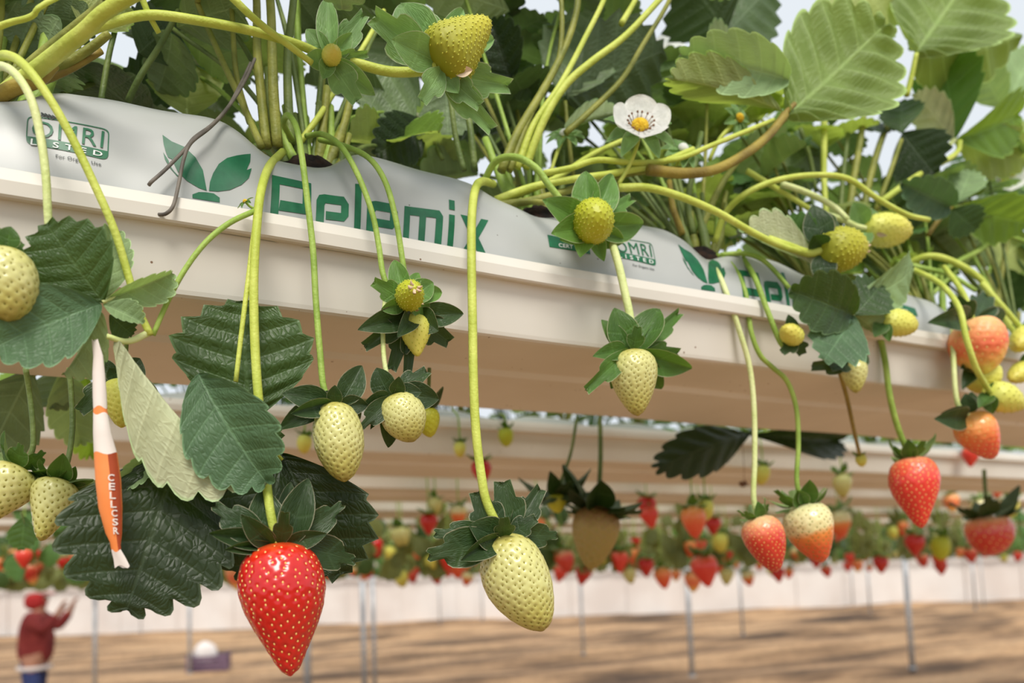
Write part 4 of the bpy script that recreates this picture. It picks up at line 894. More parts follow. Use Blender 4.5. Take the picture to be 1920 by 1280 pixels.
strawberry('pale white-green strawberry with tall shiny sepals, hanging in front of the bare gutter', (1183, 657, HQ), (1196, 780, HQ), 93, 'white', 'egg', 340, sm=ML_SEP, res=(128, 96), ssize=1.2, dimple=1.2,
    sep=[(1152, 578, .0, 58, 0), (1236, 580, .0, 60, 0), (1270, 588, .006, 40, 1), (1196, 612, -.010, 34, 1), (1296, 690, .0, 46, 0), (1270, 662, .004, 44, 1), (1112, 668, .0, 34, 0), (1096, 732, -.004, 40, 1), (1128, 600, .006, 34, 0), (1240, 728, .012, 40, 0), (1146, 728, .012, 36, 0)],
    stem=[(1060, 395, .395), (1110, 400, .38), (1140, 440, .365), (1158, 490, .358), (1171, 545, .355), (1182, 600, .353)], swpx=15, stm=MS_P)
strawberry('round yellow-green young fruit facing the viewer between the two grow-bag prints', (1105, 425, .36), (1122, 398, .335), 78, 'green', 'round', 260, sm=ML_SEPM, res=(90, 64), dimple=0, bump=.8, ssize=1.25, wither=3,
    sep=[(1098, 322, .0, 54, 0), (1148, 328, .0, 50, 0), (1018, 375, -.002, 52, 0), (1182, 375, .0, 46, 1), (1205, 420, .0, 54, 0), (1034, 438, -.006, 52, 0), (1088, 482, -.004, 44, 0), (1132, 490, .0, 32, 2), (1168, 455, .002, 42, 0), (1050, 450, .004, 40, 0), (1130, 340, .004, 40, 2)],
    stem=[(905, 345, .41), (930, 302, .395), (968, 295, .383), (1005, 315, .374), (1030, 348, .37), (1060, 385, .368), (1090, 415, .366)], swpx=13, stm=MS_G)
strawberry('pale strawberry cut by the left edge of the picture beside the dark leaf', (8, 468, HQ - .010), (15, 602, HQ - .012), 108, 'white', 'oval', 170, sm=ML_SEP, res=(90, 70), ssize=1.1, wither=2,
    sep=[(20, 425, -.004, 40, 0), (-20, 420, .0, 46, 0), (42, 455, .0, 26, 1), (40, 560, .014, 60, 0)],
    stem=[(-90, 380, .35), (-60, 400, .345), (-25, 430, .343)], swpx=12)
strawberry('big olive-yellow unripe fruit pointing upward with pink withered bits', (818, 126, .352), (914, 34, .342), 108, 'olive', 'cone2', 420, sm=ML_SEPP, res=(100, 72), dimple=0, bump=.75, ssize=1.2, wither=5, bend=.1,
    sep=[(702, 30, .006, 78, 1), (752, 8, .010, 84, 0), (790, 20, .012, 60, 0), (868, 20, .008, 40, 0), (952, 160, .006, 62, 1), (922, 242, .002, 56, 1), (900, 198, -.004, 50, 1), (790, 190, .0, 50, 1), (925, 75, .01, 40, 0), (860, 175, -.004, 40, 2), (735, 75, -.004, 60, 0)],
    stem=[(640, 108, .37), (680, 122, .366), (730, 134, .362), (780, 134, .358)], swpx=18, stm=MS_Y)
strawberry('tiny bright yellow young fruit with pale sepals near the top edge', (618, 112, .368), (628, 92, .356), 36, 'lime', 'round', 120, sm=ML_SEPP, res=(48, 36), dimple=0, bump=.6, wither=1,
    sep=[(615, -2, .0, 40, 0), (680, 30, .002, 46, 1), (575, 55, .002, 36, 0), (688, 100, -.004, 30, 1), (570, 110, .0, 34, 0), (670, 190, .0, 60, 1), (702, 178, .004, 40, 0), (605, 150, -.004, 30, 2), (660, 62, -.006, 30, 0)],
    stem=[(140, 70, .38), (200, 46, .375), (280, 28, .371), (380, 40, .369), (480, 60, .368), (560, 84, .368), (600, 102, .369)], swpx=17, stm=MS_Y)
strawberry('shaded pale strawberry at the left edge, leaning out of the picture', (38, 878, .405), (-35, 982, .40), 98, 'white', 'cone2', 170, sm=ML_SEP, res=(80, 60), ssize=1.3, nsep=9, elev=(.1, .9), slen=.7,
    stem=[(48, 690, .40), (56, 740, .405), (62, 800, .405), (60, 845, .405)], swpx=10, stm=MS_D)
strawberry('shaded pale cone-shaped strawberry next to the orange and white paper packet', (112, 900, .40), (75, 1014, .395), 84, 'white', 'cone2', 160, sm=ML_SEP, res=(80, 60), ssize=1.3, nsep=10, elev=(.1, .9), slen=.75,
    stem=[(130, 690, .41), (134, 740, .41), (136, 800, .408), (128, 860, .405)], swpx=10, stm=MS_D)
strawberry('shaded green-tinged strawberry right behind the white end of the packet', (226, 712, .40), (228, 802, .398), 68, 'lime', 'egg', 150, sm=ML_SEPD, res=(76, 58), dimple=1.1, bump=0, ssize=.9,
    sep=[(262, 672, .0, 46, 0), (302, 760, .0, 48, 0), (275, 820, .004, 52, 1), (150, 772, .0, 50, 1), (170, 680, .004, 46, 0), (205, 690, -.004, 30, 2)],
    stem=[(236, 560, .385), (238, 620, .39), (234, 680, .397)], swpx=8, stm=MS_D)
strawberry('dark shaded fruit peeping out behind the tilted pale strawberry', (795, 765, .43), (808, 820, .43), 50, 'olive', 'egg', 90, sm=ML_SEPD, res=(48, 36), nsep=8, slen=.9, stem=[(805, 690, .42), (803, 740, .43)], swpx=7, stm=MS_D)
# ---- toward the right
strawberry('green unripe fruit pointing right with a pinkish dried flower tip', (1538, 470, .356), (1618, 466, .352), 84, 'olive', 'round', 260, sm=ML_SEPD, res=(84, 60), dimple=0, bump=.7, ssize=1.2, cap=.3,
    sep=[(1525, 385, .0, 52, 0), (1555, 400, .006, 40, 0), (1545, 535, .0, 44, 0), (1525, 440, -.006, 40, 2), (1570, 415, -.004, 30, 0)],
    stem=[(1440, 448, .365), (1480, 462, .362), (1515, 474, .36)], swpx=15, stm=MS_Y)
strawberry('yellow unripe fruit pointing right above the green one', (1622, 428, .385), (1706, 436, .38), 62, 'lime', 'oval', 220, sm=ML_SEPP, res=(80, 56), dimple=0, bump=.6, wither=2, sep=[(1600, 380, .0, 36, 0), (1612, 470, .0, 30, 0), (1640, 395, .004, 30, 0)], stem=[(1540, 400, .39), (1580, 412, .388), (1605, 424, .386)], swpx=11, stm=MS_P)
strawberry('yellow oval fruit pointing right in front of the gutter lip', (1655, 600, .356), (1717, 612, .354), 50, 'lime', 'oval', 170, sm=ML_SEP, res=(64, 48), dimple=0, bump=.6, sep=[(1640, 632, .0, 28, 0), (1648, 572, .0, 26, 0), (1668, 640, -.003, 20, 0)], stem=[(1600, 540, .38), (1630, 565, .366), (1645, 590, .36)], swpx=9, stm=MS_G)
strawberry('small yellow fruit half hidden left of the dark hanging leaf', (1493, 636, .36), (1472, 615, .352), 40, 'lime', 'round', 90, sm=ML_SEPD, res=(48, 36), dimple=0, bump=.5, sep=[(1465, 662, .0, 34, 1), (1505, 664, .0, 34, 1), (1478, 590, .0, 24, 0)], stem=[(1385, 470, .40), (1415, 520, .375), (1440, 585, .366), (1468, 648, .363)], swpx=10, stm=MS_G)
strawberry('small pale strawberry hanging under the dark hanging leaf', (1600, 676, .365), (1606, 737, .365), 48, 'white', 'egg', 90, sm=ML_SEPD, res=(60, 44), sep=[(1555, 690, .0, 40, 1), (1625, 660, .0, 36, 0), (1520, 685, .004, 40, 1), (1580, 660, -.003, 30, 0)], stem=[(1605, 600, .363), (1608, 640, .364)], swpx=8, stm=MS_P)
strawberry('red strawberry of the lower right pair, the left one, pale at its shoulder', (1420, 968, .385), (1452, 1074, .383), 80, 'redpale', 'egg', 260, sm=ML_SEP, res=(84, 64), ssize=1.1, bend=.12, nsep=8, slen=.5, elev=(.3, 1.2),
    stem=[(1325, 490, .405), (1345, 510, .385), (1366, 560, .376), (1388, 625, .376), (1406, 690, .378), (1414, 770, .38), (1415, 860, .382), (1413, 930, .384)], swpx=10, stm=MS_P)
strawberry('half white, half orange strawberry of the lower right pair', (1503, 944, .385), (1538, 1056, .383), 92, 'two', 'egg', 260, sm=ML_SEP, res=(84, 64), ssize=1.1, nsep=10, slen=.62, elev=(.2, 1.1), bend=.1,
    stem=[(1345, 478, .405), (1375, 500, .388), (1398, 550, .378), (1408, 620, .376), (1425, 665, .376), (1448, 688, .377), (1476, 715, .378), (1493, 765, .38), (1497, 830, .382), (1494, 900, .384)], swpx=9, stm=MS_G)
strawberry('long red conical strawberry hanging alone at the right on a double stalk', (1706, 856, .385), (1728, 990, .383), 86, 'red2', 'conic', 280, sm=ML_SEP, res=(84, 64), ssize=1.1, nsep=9, slen=.55, elev=(.5, 1.2),
    stem=[(1650, 630, .375), (1660, 680, .378), (1668, 740, .38), (1683, 800, .383)], swpx=11, stm=MS_G)
strawberry('large out-of-focus blushing strawberry in front of the gutter end at the right', (1822, 598, .355), (1850, 700, .352), 98, 'blush', 'oval', 130, sm=ML_SEPD, res=(72, 54), sep=[(1740, 605, .0, 42, 0), (1790, 560, .0, 50, 1), (1850, 555, .004, 60, 1), (1880, 600, .006, 40, 0), (1775, 580, .0, 40, 1)], stem=[(1770, 500, .39), (1800, 540, .365), (1818, 578, .357)], swpx=10)
strawberry('yellow unripe fruit pointing right below the blushing strawberry', (1856, 735, .345), (1918, 762, .345), 56, 'lime', 'egg', 110, sm=ML_SEP, res=(56, 40), dimple=0, bump=.4, sep=[(1835, 765, .0, 26, 0), (1862, 775, .0, 26, 0), (1850, 725, .0, 24, 0)], stem=[(1700, 500, .40), (1760, 530, .365), (1797, 575, .34), (1812, 635, .332), (1830, 690, .334), (1848, 722, .342)], swpx=11, stm=MS_Y)
strawberry('shaded pale fruit tucked behind the yellow one under the blushing strawberry', (1838, 684, .362), (1850, 738, .362), 66, 'lime', 'round', 90, sm=ML_SEPD, res=(48, 36), sep=[(1800, 690, .0, 30, 0), (1805, 730, .0, 30, 0)], stem=[(1830, 600, .372), (1834, 640, .366)], swpx=7)
strawberry('orange-red strawberry with pale shoulder below the gutter end', (1815, 778, .36), (1858, 862, .36), 74, 'orange', 'egg', 130, sm=ML_SEPD, res=(68, 50), sep=[(1752, 785, .0, 40, 0), (1765, 775, .004, 44, 0), (1810, 738, .0, 28, 0), (1822, 735, .002, 24, 0)], stem=[(1786, 600, .37), (1788, 680, .362), (1795, 755, .36)], swpx=9, stm=MS_P, bend=.15)
strawberry('small yellow fruit cut by the right edge beside the blushing strawberry', (1925, 625, .36), (1908, 650, .352), 44, 'lime', 'round', 90, sm=ML_SEP, res=(44, 32), dimple=0, bump=.4, nsep=7, stem=[(1840, 530, .375), (1880, 575, .365), (1912, 612, .36)], swpx=10)
strawberry('pale green fruit at the right edge above the second yellow one', (1925, 690, .36), (1895, 712, .36), 40, 'lime', 'egg', 70, sm=ML_SEP, res=(44, 32), dimple=0, bump=.4, nsep=7, slen=.6, stem=[(1935, 620, .36), (1932, 660, .36)], swpx=8)
strawberry('pale greenish fruit standing out behind the red hanging one, above the third stalk', (1612, 852, .46), (1618, 875, .46), 20, 'lime', 'round', 40, res=(32, 24), nsep=6, slen=.7, stem=[(1572, 688, .37), (1588, 745, .39), (1602, 810, .42)], swpx=8, stm=MS_B)
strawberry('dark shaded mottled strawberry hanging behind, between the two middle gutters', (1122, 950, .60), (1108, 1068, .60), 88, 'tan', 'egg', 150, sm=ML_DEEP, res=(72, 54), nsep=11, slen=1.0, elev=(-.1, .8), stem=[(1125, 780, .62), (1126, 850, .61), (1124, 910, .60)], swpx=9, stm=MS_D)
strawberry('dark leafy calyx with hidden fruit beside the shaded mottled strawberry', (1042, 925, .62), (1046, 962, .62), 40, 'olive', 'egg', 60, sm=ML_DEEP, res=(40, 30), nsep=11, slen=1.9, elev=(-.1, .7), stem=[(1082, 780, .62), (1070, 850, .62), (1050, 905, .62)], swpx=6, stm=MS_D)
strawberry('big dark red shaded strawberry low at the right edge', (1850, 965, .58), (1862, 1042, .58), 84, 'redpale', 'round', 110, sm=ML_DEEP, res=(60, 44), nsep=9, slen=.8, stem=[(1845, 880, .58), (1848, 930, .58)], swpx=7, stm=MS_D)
# ================================================================ flowers
def flower(label, c, face, dia, npet=5, cm=None, sm=ML_SEPP, stem=None, swpx=8, stm=MS_Y, petals=True, nsep=8):
    o = W(*c); dm = depth(*c); R = dia * .5 * dm / FPX
    Z = (CR * face[0] + CU * face[1] - FWD * face[2]).normalized(); X = (CR - Z * CR.dot(Z)).normalized(); Y = Z.cross(X)
    root = thing('strawberry_flower', o, label, 'flower'); rr = random.Random(int(c[0]))
    if petals:
        for i in range(npet):
            a = 2 * math.pi * (i + .25 + rr.uniform(-.06, .06)) / npet; d = (X * math.cos(a) + Y * math.sin(a)) + Z * .5; d.normalize()
            b = o + d * R * .12; obj('petal', with_mat(PETAL[0], M_PETAL), root, frame_M(b, b + d * R * .98, R * 1.12, 0, False, Z))
    V, F = [], []; nu, nv = 16, 8
    for j in range(nv + 1):
        for i in range(nu):
            a = 2 * math.pi * i / nu; b = math.pi / 2 * j / nv; r = R * .30 * math.cos(b) * (1 + rr.uniform(-.05, .05)); V.append(o + X * r * math.cos(a) + Y * r * math.sin(a) + Z * R * (.06 + .26 * math.sin(b)))
    for j in range(nv):
        for i in range(nu): F.append((j * nu + i, j * nu + (i + 1) % nu, (j + 1) * nu + (i + 1) % nu, (j + 1) * nu + i))
    at('flower_centre', V, F, cm or M_POLLEN, root)
    if petals:
        g = []
        for i in range(14):
            a = 2 * math.pi * i / 14 + rr.uniform(-.1, .1); d = X * math.cos(a) + Y * math.sin(a); p0 = o + d * R * .28 + Z * R * .08; p1 = o + d * R * .42 + Z * R * .26
            g.append(tube_geo([p0, p1], R * .012, 5)); g.append(tube_geo([p1, p1 + d * R * .05 + Z * R * .03], R * .035, 5))
        at('stamens', *join(*g), M_HUSK, root)['kind'] = 'stuff'
    for i in range(nsep):
        a = 2 * math.pi * (i + .5) / nsep + rr.uniform(-.15, .15); d = (X * math.cos(a) + Y * math.sin(a) - Z * .15).normalized(); b = o - Z * R * .05 + d * R * .15
        obj('sepal', with_mat(SEPAL[0], sm), root, frame_M(b, b + d * R * rr.uniform(.95, 1.25), R * .5, 0, False, Z))
    if stem:
        cc = catmull([W(*p) for p in stem] + [o - Z * R * .05], 6)
        at('stem', *tube_geo([Vector(p) for p in cc], swpx * .5 * dm / FPX, 8), stm, root)
flower('open white strawberry flower with yellow centre in the middle of the foliage', (1199, 240, .372), (.05, .42, .9), 112, stem=[(1160, 345, .385), (1180, 310, .38), (1195, 270, .376)], swpx=8)
flower('faded flower with yellow centre just left of the big veined leaf', (1385, 222, .40), (.5, .1, .8), 60, petals=False, stem=[(1330, 300, .41), (1350, 260, .405)], swpx=8)
flower('closed pale bud among green sepals right of the open flower', (1280, 280, .38), (.2, .5, .8), 70, cm=M_PETAL, petals=False, sm=ML_SEPP, stem=[(1265, 318, .385), (1272, 300, .383)], swpx=7, nsep=9)
flower('small green bud left of the open white flower', (1058, 252, .42), (-.1, .6, .7), 62, cm=M_PETAL, petals=False, sm=ML_SEPP, stem=[(1030, 330, .42), (1045, 285, .42)], swpx=7)
flower('white flower at the right edge beside a lime leaf', (1885, 345, .47), (-.2, .4, .8), 66, stem=[(1925, 330, .47), (1910, 350, .472)], swpx=6)
flower('white blurred flower high up behind the stalks near the sky', (1248, 105, .60), (-.1, .3, .8), 70, stem=[(1265, 240, .60), (1258, 160, .60)], swpx=5)
flower('white flower low above the gutter, left of the yellow unripe fruit', (1368, 440, .47), (.0, .5, .8), 44, stem=[(1350, 500, .47), (1360, 470, .47)], swpx=5)
# small side bud on the thick stalk
flower('tiny green bud on the side of the thick stalk by the lip', (460, 378, .362), (-.4, .6, .6), 30, petals=False, sm=ML_SEP, nsep=5, stem=[(482, 392, .362), (470, 388, .362)], swpx=5, stm=MS_G)
# ================================================================ paper packet
def packet():
    M_PW = noisy('white_paper', srgb(226, 216, 206), srgb(210, 198, 188), 40, .7); M_PO = noisy('orange_print_paper', srgb(226, 128, 62), srgb(236, 146, 84), 30, .6); M_PR = noisy('rust_print_paper', srgb(150, 62, 30), srgb(172, 76, 40), 30, .6)
    root = thing('paper_packet', W(186, 650, .348), 'narrow twisted paper packet, white above and orange below, caught among the leaves', 'packet')
    # rings along its length: centre px, half widths, flattening, share of the round that faces right
    R_ = [(178, 638, 6, .3), (184, 668, 9, .5), (185, 700, 11, .8), (187, 740, 12, .9), (188, 764, 12, .9), (188, 768, 12, .9), (189, 776, 13, .9), (192, 812, 16, .9), (198, 850, 20, .9), (203, 900, 22, .9), (207, 950, 21, .8), (213, 998, 15, .7), (216, 1018, 10, .5), (218, 1032, 9, .35), (224, 1047, 11, .2), (229, 1062, 14, .08)]
    q0 = .346; n = 20; rings = []
    for k, (x, y, hw, fl) in enumerate(R_):
        c = W(x, y, q0); s = hw * depth(x, y, q0) / FPX
        ang = math.radians(6 + k * .6)
        tw = [] 
        for i in range(n):
            a = 2 * math.pi * i / n; tw.append(c + CR * s * math.cos(a) - FWD * s * fl * math.sin(a) + CU * (.0006 * math.sin(a * 3 + k)))
        rings.append(tw)
    def seg(k0, k1, i0, i1, m, name, off=0):
        V, F = [], []; cols = [(i0 + j) % n for j in range((i1 - i0) % n + 1)] if (i1 - i0) % n else list(range(n)) + [0]
        for k in range(k0, k1 + 1): V += [rings[k][i] for i in cols]
        w = len(cols)
        for k in range(k1 - k0):
            for j in range(w - 1): F.append((k * w + j, k * w + j + 1, (k + 1) * w + j + 1, (k + 1) * w + j))
        return at(name, V, F, m, root)
    seg(0, 4, 0, 0, M_PW, 'white_paper_end'); seg(4, 6, 0, 0, M_PO, 'orange_band'); seg(6, 8, 0, 0, M_PW, 'white_paper_tube')
    seg(8, 13, 3, 0, M_PO, 'orange_paper_tube'); seg(8, 13, 0, 3, M_PR, 'rust_paper_side'); seg(13, 15, 0, 0, M_PW, 'torn_paper_end')
    # white letters running down the edge between the two prints
    txt = 'CELLCSR'; top, bot = 896, 1006
    for j, ch in enumerate(txt):
        V, F = text_polys(ch, .02); xs = [v[0] for v in V]; ys = [v[1] for v in V]
        y = top + (bot - top) * j / (len(txt) - .3); xr = np.interp(y, [r[1] for r in R_], [r[0] + r[2] * .66 for r in R_])
        wpx, hpx = 8, 13; P = []
        for vx, vy in V:
            u = (vx - min(xs)) / (max(xs) - min(xs)) - .5; v = (vy - min(ys)) / (max(ys) - min(ys)) - .5
            px, py = xr + u * wpx, y - v * hpx
            hw = np.interp(py, [r[1] for r in R_], [r[2] for r in R_]); cx = np.interp(py, [r[1] for r in R_], [r[0] for r in R_]); fl = np.interp(py, [r[1] for r in R_], [r[3] for r in R_])
            s = hw * depth(px, py, q0) / FPX; cs = max(-.98, min(.98, (px - cx) / hw)); P.append(W(cx, py, q0) + CR * (s * cs) - FWD * (s * fl * math.sqrt(1 - cs * cs) + .0005))
        at('printed_letter', P, F, M_PW, root)
packet()
# ================================================================ wire twisted round the gutter
def wire():
    M_W = noisy('dull_wire', srgb(84, 78, 72), srgb(120, 112, 102), 90, .6)
    root = thing('tie_wire', W(420, 215, .40), 'dull grey twisted wire tied over the grow bag and the lip', 'wire')
    a = [(478, 110, .41), (460, 150, .405), (432, 195, .392), (400, 232, .380), (365, 258, .375), (347, 280, .3735), (310, 318, .372), (285, 340, .370), (279, 347, .3715)]
    b = [(470, 118, .41), (452, 156, .405), (426, 204, .391), (395, 238, .379), (358, 268, .374), (344, 300, .3725), (335, 345, .3705), (325, 385, .368), (312, 400, .369), (298, 402, .372)]
    for nm, p in (('strand', a), ('strand', b)):
        c = catmull([W(*x) for x in p], 6); at(nm, *tube_geo([Vector(x) for x in c], .00085, 7), M_W, root)
wire()
# ================================================================ rows behind: plants, fruit
def row_pt(px, py, k, dq=0.0): return W(px, py, QL + ROWQ[k] - .02 + dq)
rr = random.Random(77)
def far_plant_mesh(seed, up, n):
    """leafy clump: some leaves standing, some hanging over the gutter side; origin at the planting hole, x along the row, y away, z up"""
    r = random.Random(seed); V, F, UV = [], [], []
    for i in range(n):
        src = r.choice(LEAFLO); hang = (i >= n * up)
        if hang: b = Vector((r.uniform(-.08, .08), r.uniform(-.06, -.03), r.uniform(-.15, -.02))); d = Vector((r.uniform(-.7, .7), r.uniform(-.4, .1), -1)).normalized(); nz = Vector((r.uniform(-.4, .4), -1, .4))
        else: b = Vector((r.uniform(-.07, .07), r.uniform(-.03, .07), r.uniform(.03, .21))); a = r.uniform(0, 6.28); d = Vector((math.cos(a), math.sin(a), r.uniform(-.3, .3))).normalized(); nz = Vector((r.uniform(-.4, .4), r.uniform(-.8, .2), 1))
        L = r.uniform(.035, .06); M = frame_M(b, b + d * L, L * .9, 0, False, nz); o = len(V)
        V += [M @ v.co for v in src.vertices]; F += [tuple(o + j for j in p.vertices) for p in src.polygons]
        uvd = {}
        for l, u in zip(src.loops, src.uv_layers[0].data): uvd[l.vertex_index] = (u.uv.x, u.uv.y)
        UV += [uvd[j] for j in range(len(src.vertices))]
        if not hang:
            g = tube_geo([Vector(p) for p in catmull([Vector((0, 0, 0)), b * .5 + Vector((0, 0, .01)), b], 2)], .0013, 4); o = len(V); V += g[0]; F += [tuple(o + j for j in f) for f in g[1]]; UV += [(.2, .4)] * len(g[0])
    return V, F, UV
FARP = []
for sd_ in range(4):
    V, F, UV = far_plant_mesh(200 + sd_, 1.0, 38); me = mesh('strawberry_plant', V, F, (ML_MID, ML_DARK, ML_MID, ML_LIME)[sd_], True, UV); FARP.append(me)
FARQ = []
for sd_ in range(4):
    V, F, UV = far_plant_mesh(300 + sd_, .4, 30); me = mesh('strawberry_plant', V, F, (ML_OLIVE, ML_MID, ML_DARK, ML_OLIVE)[sd_], True, UV); FARQ.append(me)
def near_plant(M, sd_):
    """plant of the second row: every leaflet a part of its own"""
    r = random.Random(200 + sd_); root = bpy.data.objects.new('strawberry_plant', None); root.empty_display_size = .01; link(root, None, M)
    m = (ML_MID, ML_DARK, ML_MID, ML_LIME)[sd_]; g = []
    for i in range(38):
        src = r.choice(LEAFLO); b = Vector((r.uniform(-.07, .07), r.uniform(-.03, .07), r.uniform(.03, .21))); a = r.uniform(0, 6.28); d = Vector((math.cos(a), math.sin(a), r.uniform(-.3, .3))).normalized()
        L = r.uniform(.035, .06); obj('leaflet', with_mat(src, m), root, M @ frame_M(b, b + d * L, L * .9, 0, False, Vector((r.uniform(-.4, .4), r.uniform(-.8, .2), 1))))
        if i % 3 == 0: g.append(tube_geo([Vector(p) for p in catmull([Vector((0, 0, 0)), b * .5 + Vector((0, 0, .01)), b], 2)], .0014, 5))
    for k_, (V, F) in enumerate(g): obj('leaf_stalk', mesh('leaf_stalk', V, F, MS_O), root, M)
    return root
RM = Matrix(((DV.x, NV.x, 0, 0), (DV.y, NV.y, 0, 0), (0, 0, 1, 0), (0, 0, 0, 1)))
for k in range(1, 13):
    q = QL + ROWQ[k]; a, b = s_range(q, -60, 1990); sp = .136 if k < 3 else .13 + .03 * k; s = a + rr.uniform(0, sp)
    while s < b:
        M = Matrix.Translation(row(s, q + .05, Z_LT + .01)) @ RM @ Matrix.Rotation(rr.uniform(-.3, .3), 4, 'Z')
        o = near_plant(M, rr.randrange(4)) if k == 1 else obj('strawberry_plant', rr.choice(FARP if k < 3 else FARQ), None, M)
        tag(o, 'leafy strawberry plant in the %s row, mostly behind the gutter in front' % ORD[k] if k in ORD else 'blurred leafy strawberry plant in the far rows', 'plant', 'strawberry plants of the %s row' % ORD[k] if k in ORD else 'strawberry plants of the blurred far rows')
        s += sp * rr.uniform(.85, 1.15)
for s in (HS[6] + .136, HS[6] + .272, HS[6] + .41):
    o = obj('strawberry_plant', rr.choice(FARP), None, Matrix.Translation(row(s, QB1 + .02, Z_LT + .012)) @ RM)
    tag(o, 'leafy strawberry plant where the nearest gutter runs out of the picture', 'plant', 'plants where the nearest gutter leaves the picture')
# fruit with calyx and stem, low detail, shared meshes; unit length
def far_berry_parts(kind, prof, seed):
    V, F, UV, SV, SF = fruit_geo(1.0, .40, prof, 60, 0, (24, 18), .8, 0, seed, 1.0, .04)
    fm = mesh('fruit', V, F, MF[kind], True, UV)
    r = random.Random(seed); CV, CF, CU_ = [], [], []
    for i in range(8):
        src = LEAFLO[0] if False else SEPAL[r.choice([0, 1])]; ph = 2 * math.pi * i / 8 + r.uniform(-.2, .2); el = r.uniform(-.1, .9)
        d = Vector((math.cos(ph) * math.cos(el), math.sin(ph) * math.cos(el), math.sin(el))); L = r.uniform(.38, .6); up = Vector((-math.cos(ph) * math.sin(el), -math.sin(ph) * math.sin(el), math.cos(el)))
        M = frame_M(d * .06, d * (.06 + L), L * .55, 0, True, up); o = len(CV)
        CV += [M @ v.co for v in src.vertices]; CF += [tuple(o + j for j in p.vertices) for p in src.polygons]
        uvd = {}
        for l, u in zip(src.loops, src.uv_layers[0].data): uvd[l.vertex_index] = (u.uv.x, u.uv.y)
        CU_ += [uvd[j] for j in range(len(src.vertices))]
    cm = mesh('calyx', CV, CF, ML_SEP, True, CU_)
    return fm, cm
FB = {k: far_berry_parts(k, p, 40 + i) for i, (k, p) in enumerate((('red', 'conic'), ('red2', 'conic'), ('redpale', 'egg'), ('two', 'egg'), ('orange', 'egg'), ('white', 'egg'), ('lime', 'round'), ('blush', 'egg'), ('green', 'round')))}
def far_berry(p, L, kind, label, group=None, tilt=(0, 0), top=None, r=.0011):
    fm, cm = FB[kind]
    root = thing('strawberry', p, label, 'strawberry', group)
    M = Matrix.Translation(p) @ Matrix.Rotation(tilt[0], 4, FWD) @ Matrix.Rotation(tilt[1], 4, CR) @ Matrix.Scale(L, 4)
    obj('fruit', fm, root, M); obj('calyx', cm, root, M)
    if top is not None:
        mid = (p + top) / 2 + Vector((0, 0, (top.z - p.z) * .2)) - NV * .006
        at('stem', *tube_geo([Vector(x) for x in catmull([top, mid, p], 3)], r, 5, False), MS_G, root)
def gtop(p, k): # edge of the gutter lip above a hanging point
    return row(p.dot(DV), QL + ROWQ[k] - .004, Z_LT + .006)
# those that can be singled out: (px, py of calyx, length px, kind, row, tilt, label)
for px, py, lpx, kind, k, tl, lab in [
    (900, 862, 48, 'red', 1, -.1, 'blurred red strawberry crossed by the stalk of the bent whitish one'),
    (948, 802, 36, 'green', 1, 0, 'small green fruit with spread sepals against the second gutter'),
    (862, 828, 30, 'lime', 1, 0, 'tiny pale fruit left of the blurred red strawberry, against the second gutter'),
    (572, 815, 36, 'lime', 1, .1, 'pale yellow fruit behind the pale strawberry by the ribbed leaf'),
    (1578, 888, 46, 'white', 1, 0, 'pale yellow oval strawberry right of the half orange one'),
    (1430, 872, 38, 'lime', 1, .15, 'small yellow fruit above the red one of the pair'),
    (1820, 838, 38, 'red2', 1, .1, 'red fruit half hidden under the orange-red strawberry'),
    (803, 962, 42, 'red', 2, 0, 'small bright red pointed strawberry left of the bent whitish one'),
    (816, 932, 34, 'white', 2, 0, 'round pale fruit above the small red pointed strawberry'),
    (859, 946, 40, 'two', 2, 0, 'small white-and-orange strawberry touching the left sepals of the bent whitish one'),
    (1212, 930, 44, 'red', 2, 0, 'dark red shaded fruit under the third gutter'),
    (1213, 948, 44, 'red2', 2, -.2, 'pinkish red fruit below the dark red shaded one'),
    (1298, 948, 62, 'orange', 1, -.05, 'blurred orange strawberry with yellow fruit beside it'),
    (1322, 936, 40, 'lime', 1, 0, 'yellow fruit beside the blurred orange strawberry'),
    (1336, 968, 36, 'red', 2, 0, 'small red fruit tucked right of the blurred orange strawberry'),
    (1316, 1040, 62, 'red2', 2, -.15, 'blurred pinkish-red pointed strawberry hanging above the grey post'),
    (1570, 955, 56, 'two', 2, -.1, 'blurred pale and orange strawberry right of the half orange one'),
    (1783, 925, 36, 'blush', 2, 0, 'pale pinkish fruit right of the long red conical strawberry'),
    (1836, 935, 44, 'two', 2, 0, 'pale yellow fruit with a pink tip, low at the right'),
    (1893, 932, 40, 'lime', 2, .1, 'yellow fruit hanging near the right edge above the dark red one'),
    (1876, 905, 30, 'orange', 2, .4, 'small orange fruit near the right edge'),
    (1690, 975, 30, 'orange', 3, 0, 'small orange fruit left of the tip of the long red strawberry'),
    (1714, 1000, 44, 'red', 2, 0, 'red blurred fruit under the tip of the long red strawberry'),
    (1762, 1004, 46, 'green', 2, 0, 'dull green blurred fruit left of the dark red one'),
    (45, 1028, 38, 'red2', 3, 0, 'blurred orange-red fruit at the left above the red hooded person'),
    (1008, 968, 36, 'orange', 2, 0, 'orange fruit half hidden by the right sepals of the bent whitish one')]:
    p = row_pt(px, py, k); L = lpx * depth(px, py, QL + ROWQ[k] - .02) / FPX
    far_berry(p, L, kind, lab, None, (tl, 0), gtop(p, k))
COLN = {'red': 'red', 'red2': 'red', 'redpale': 'red', 'two': 'half-ripe orange', 'orange': 'half-ripe orange', 'blush': 'half-ripe orange', 'white': 'pale unripe', 'lime': 'pale unripe', 'green': 'pale unripe'}
cnt = 0
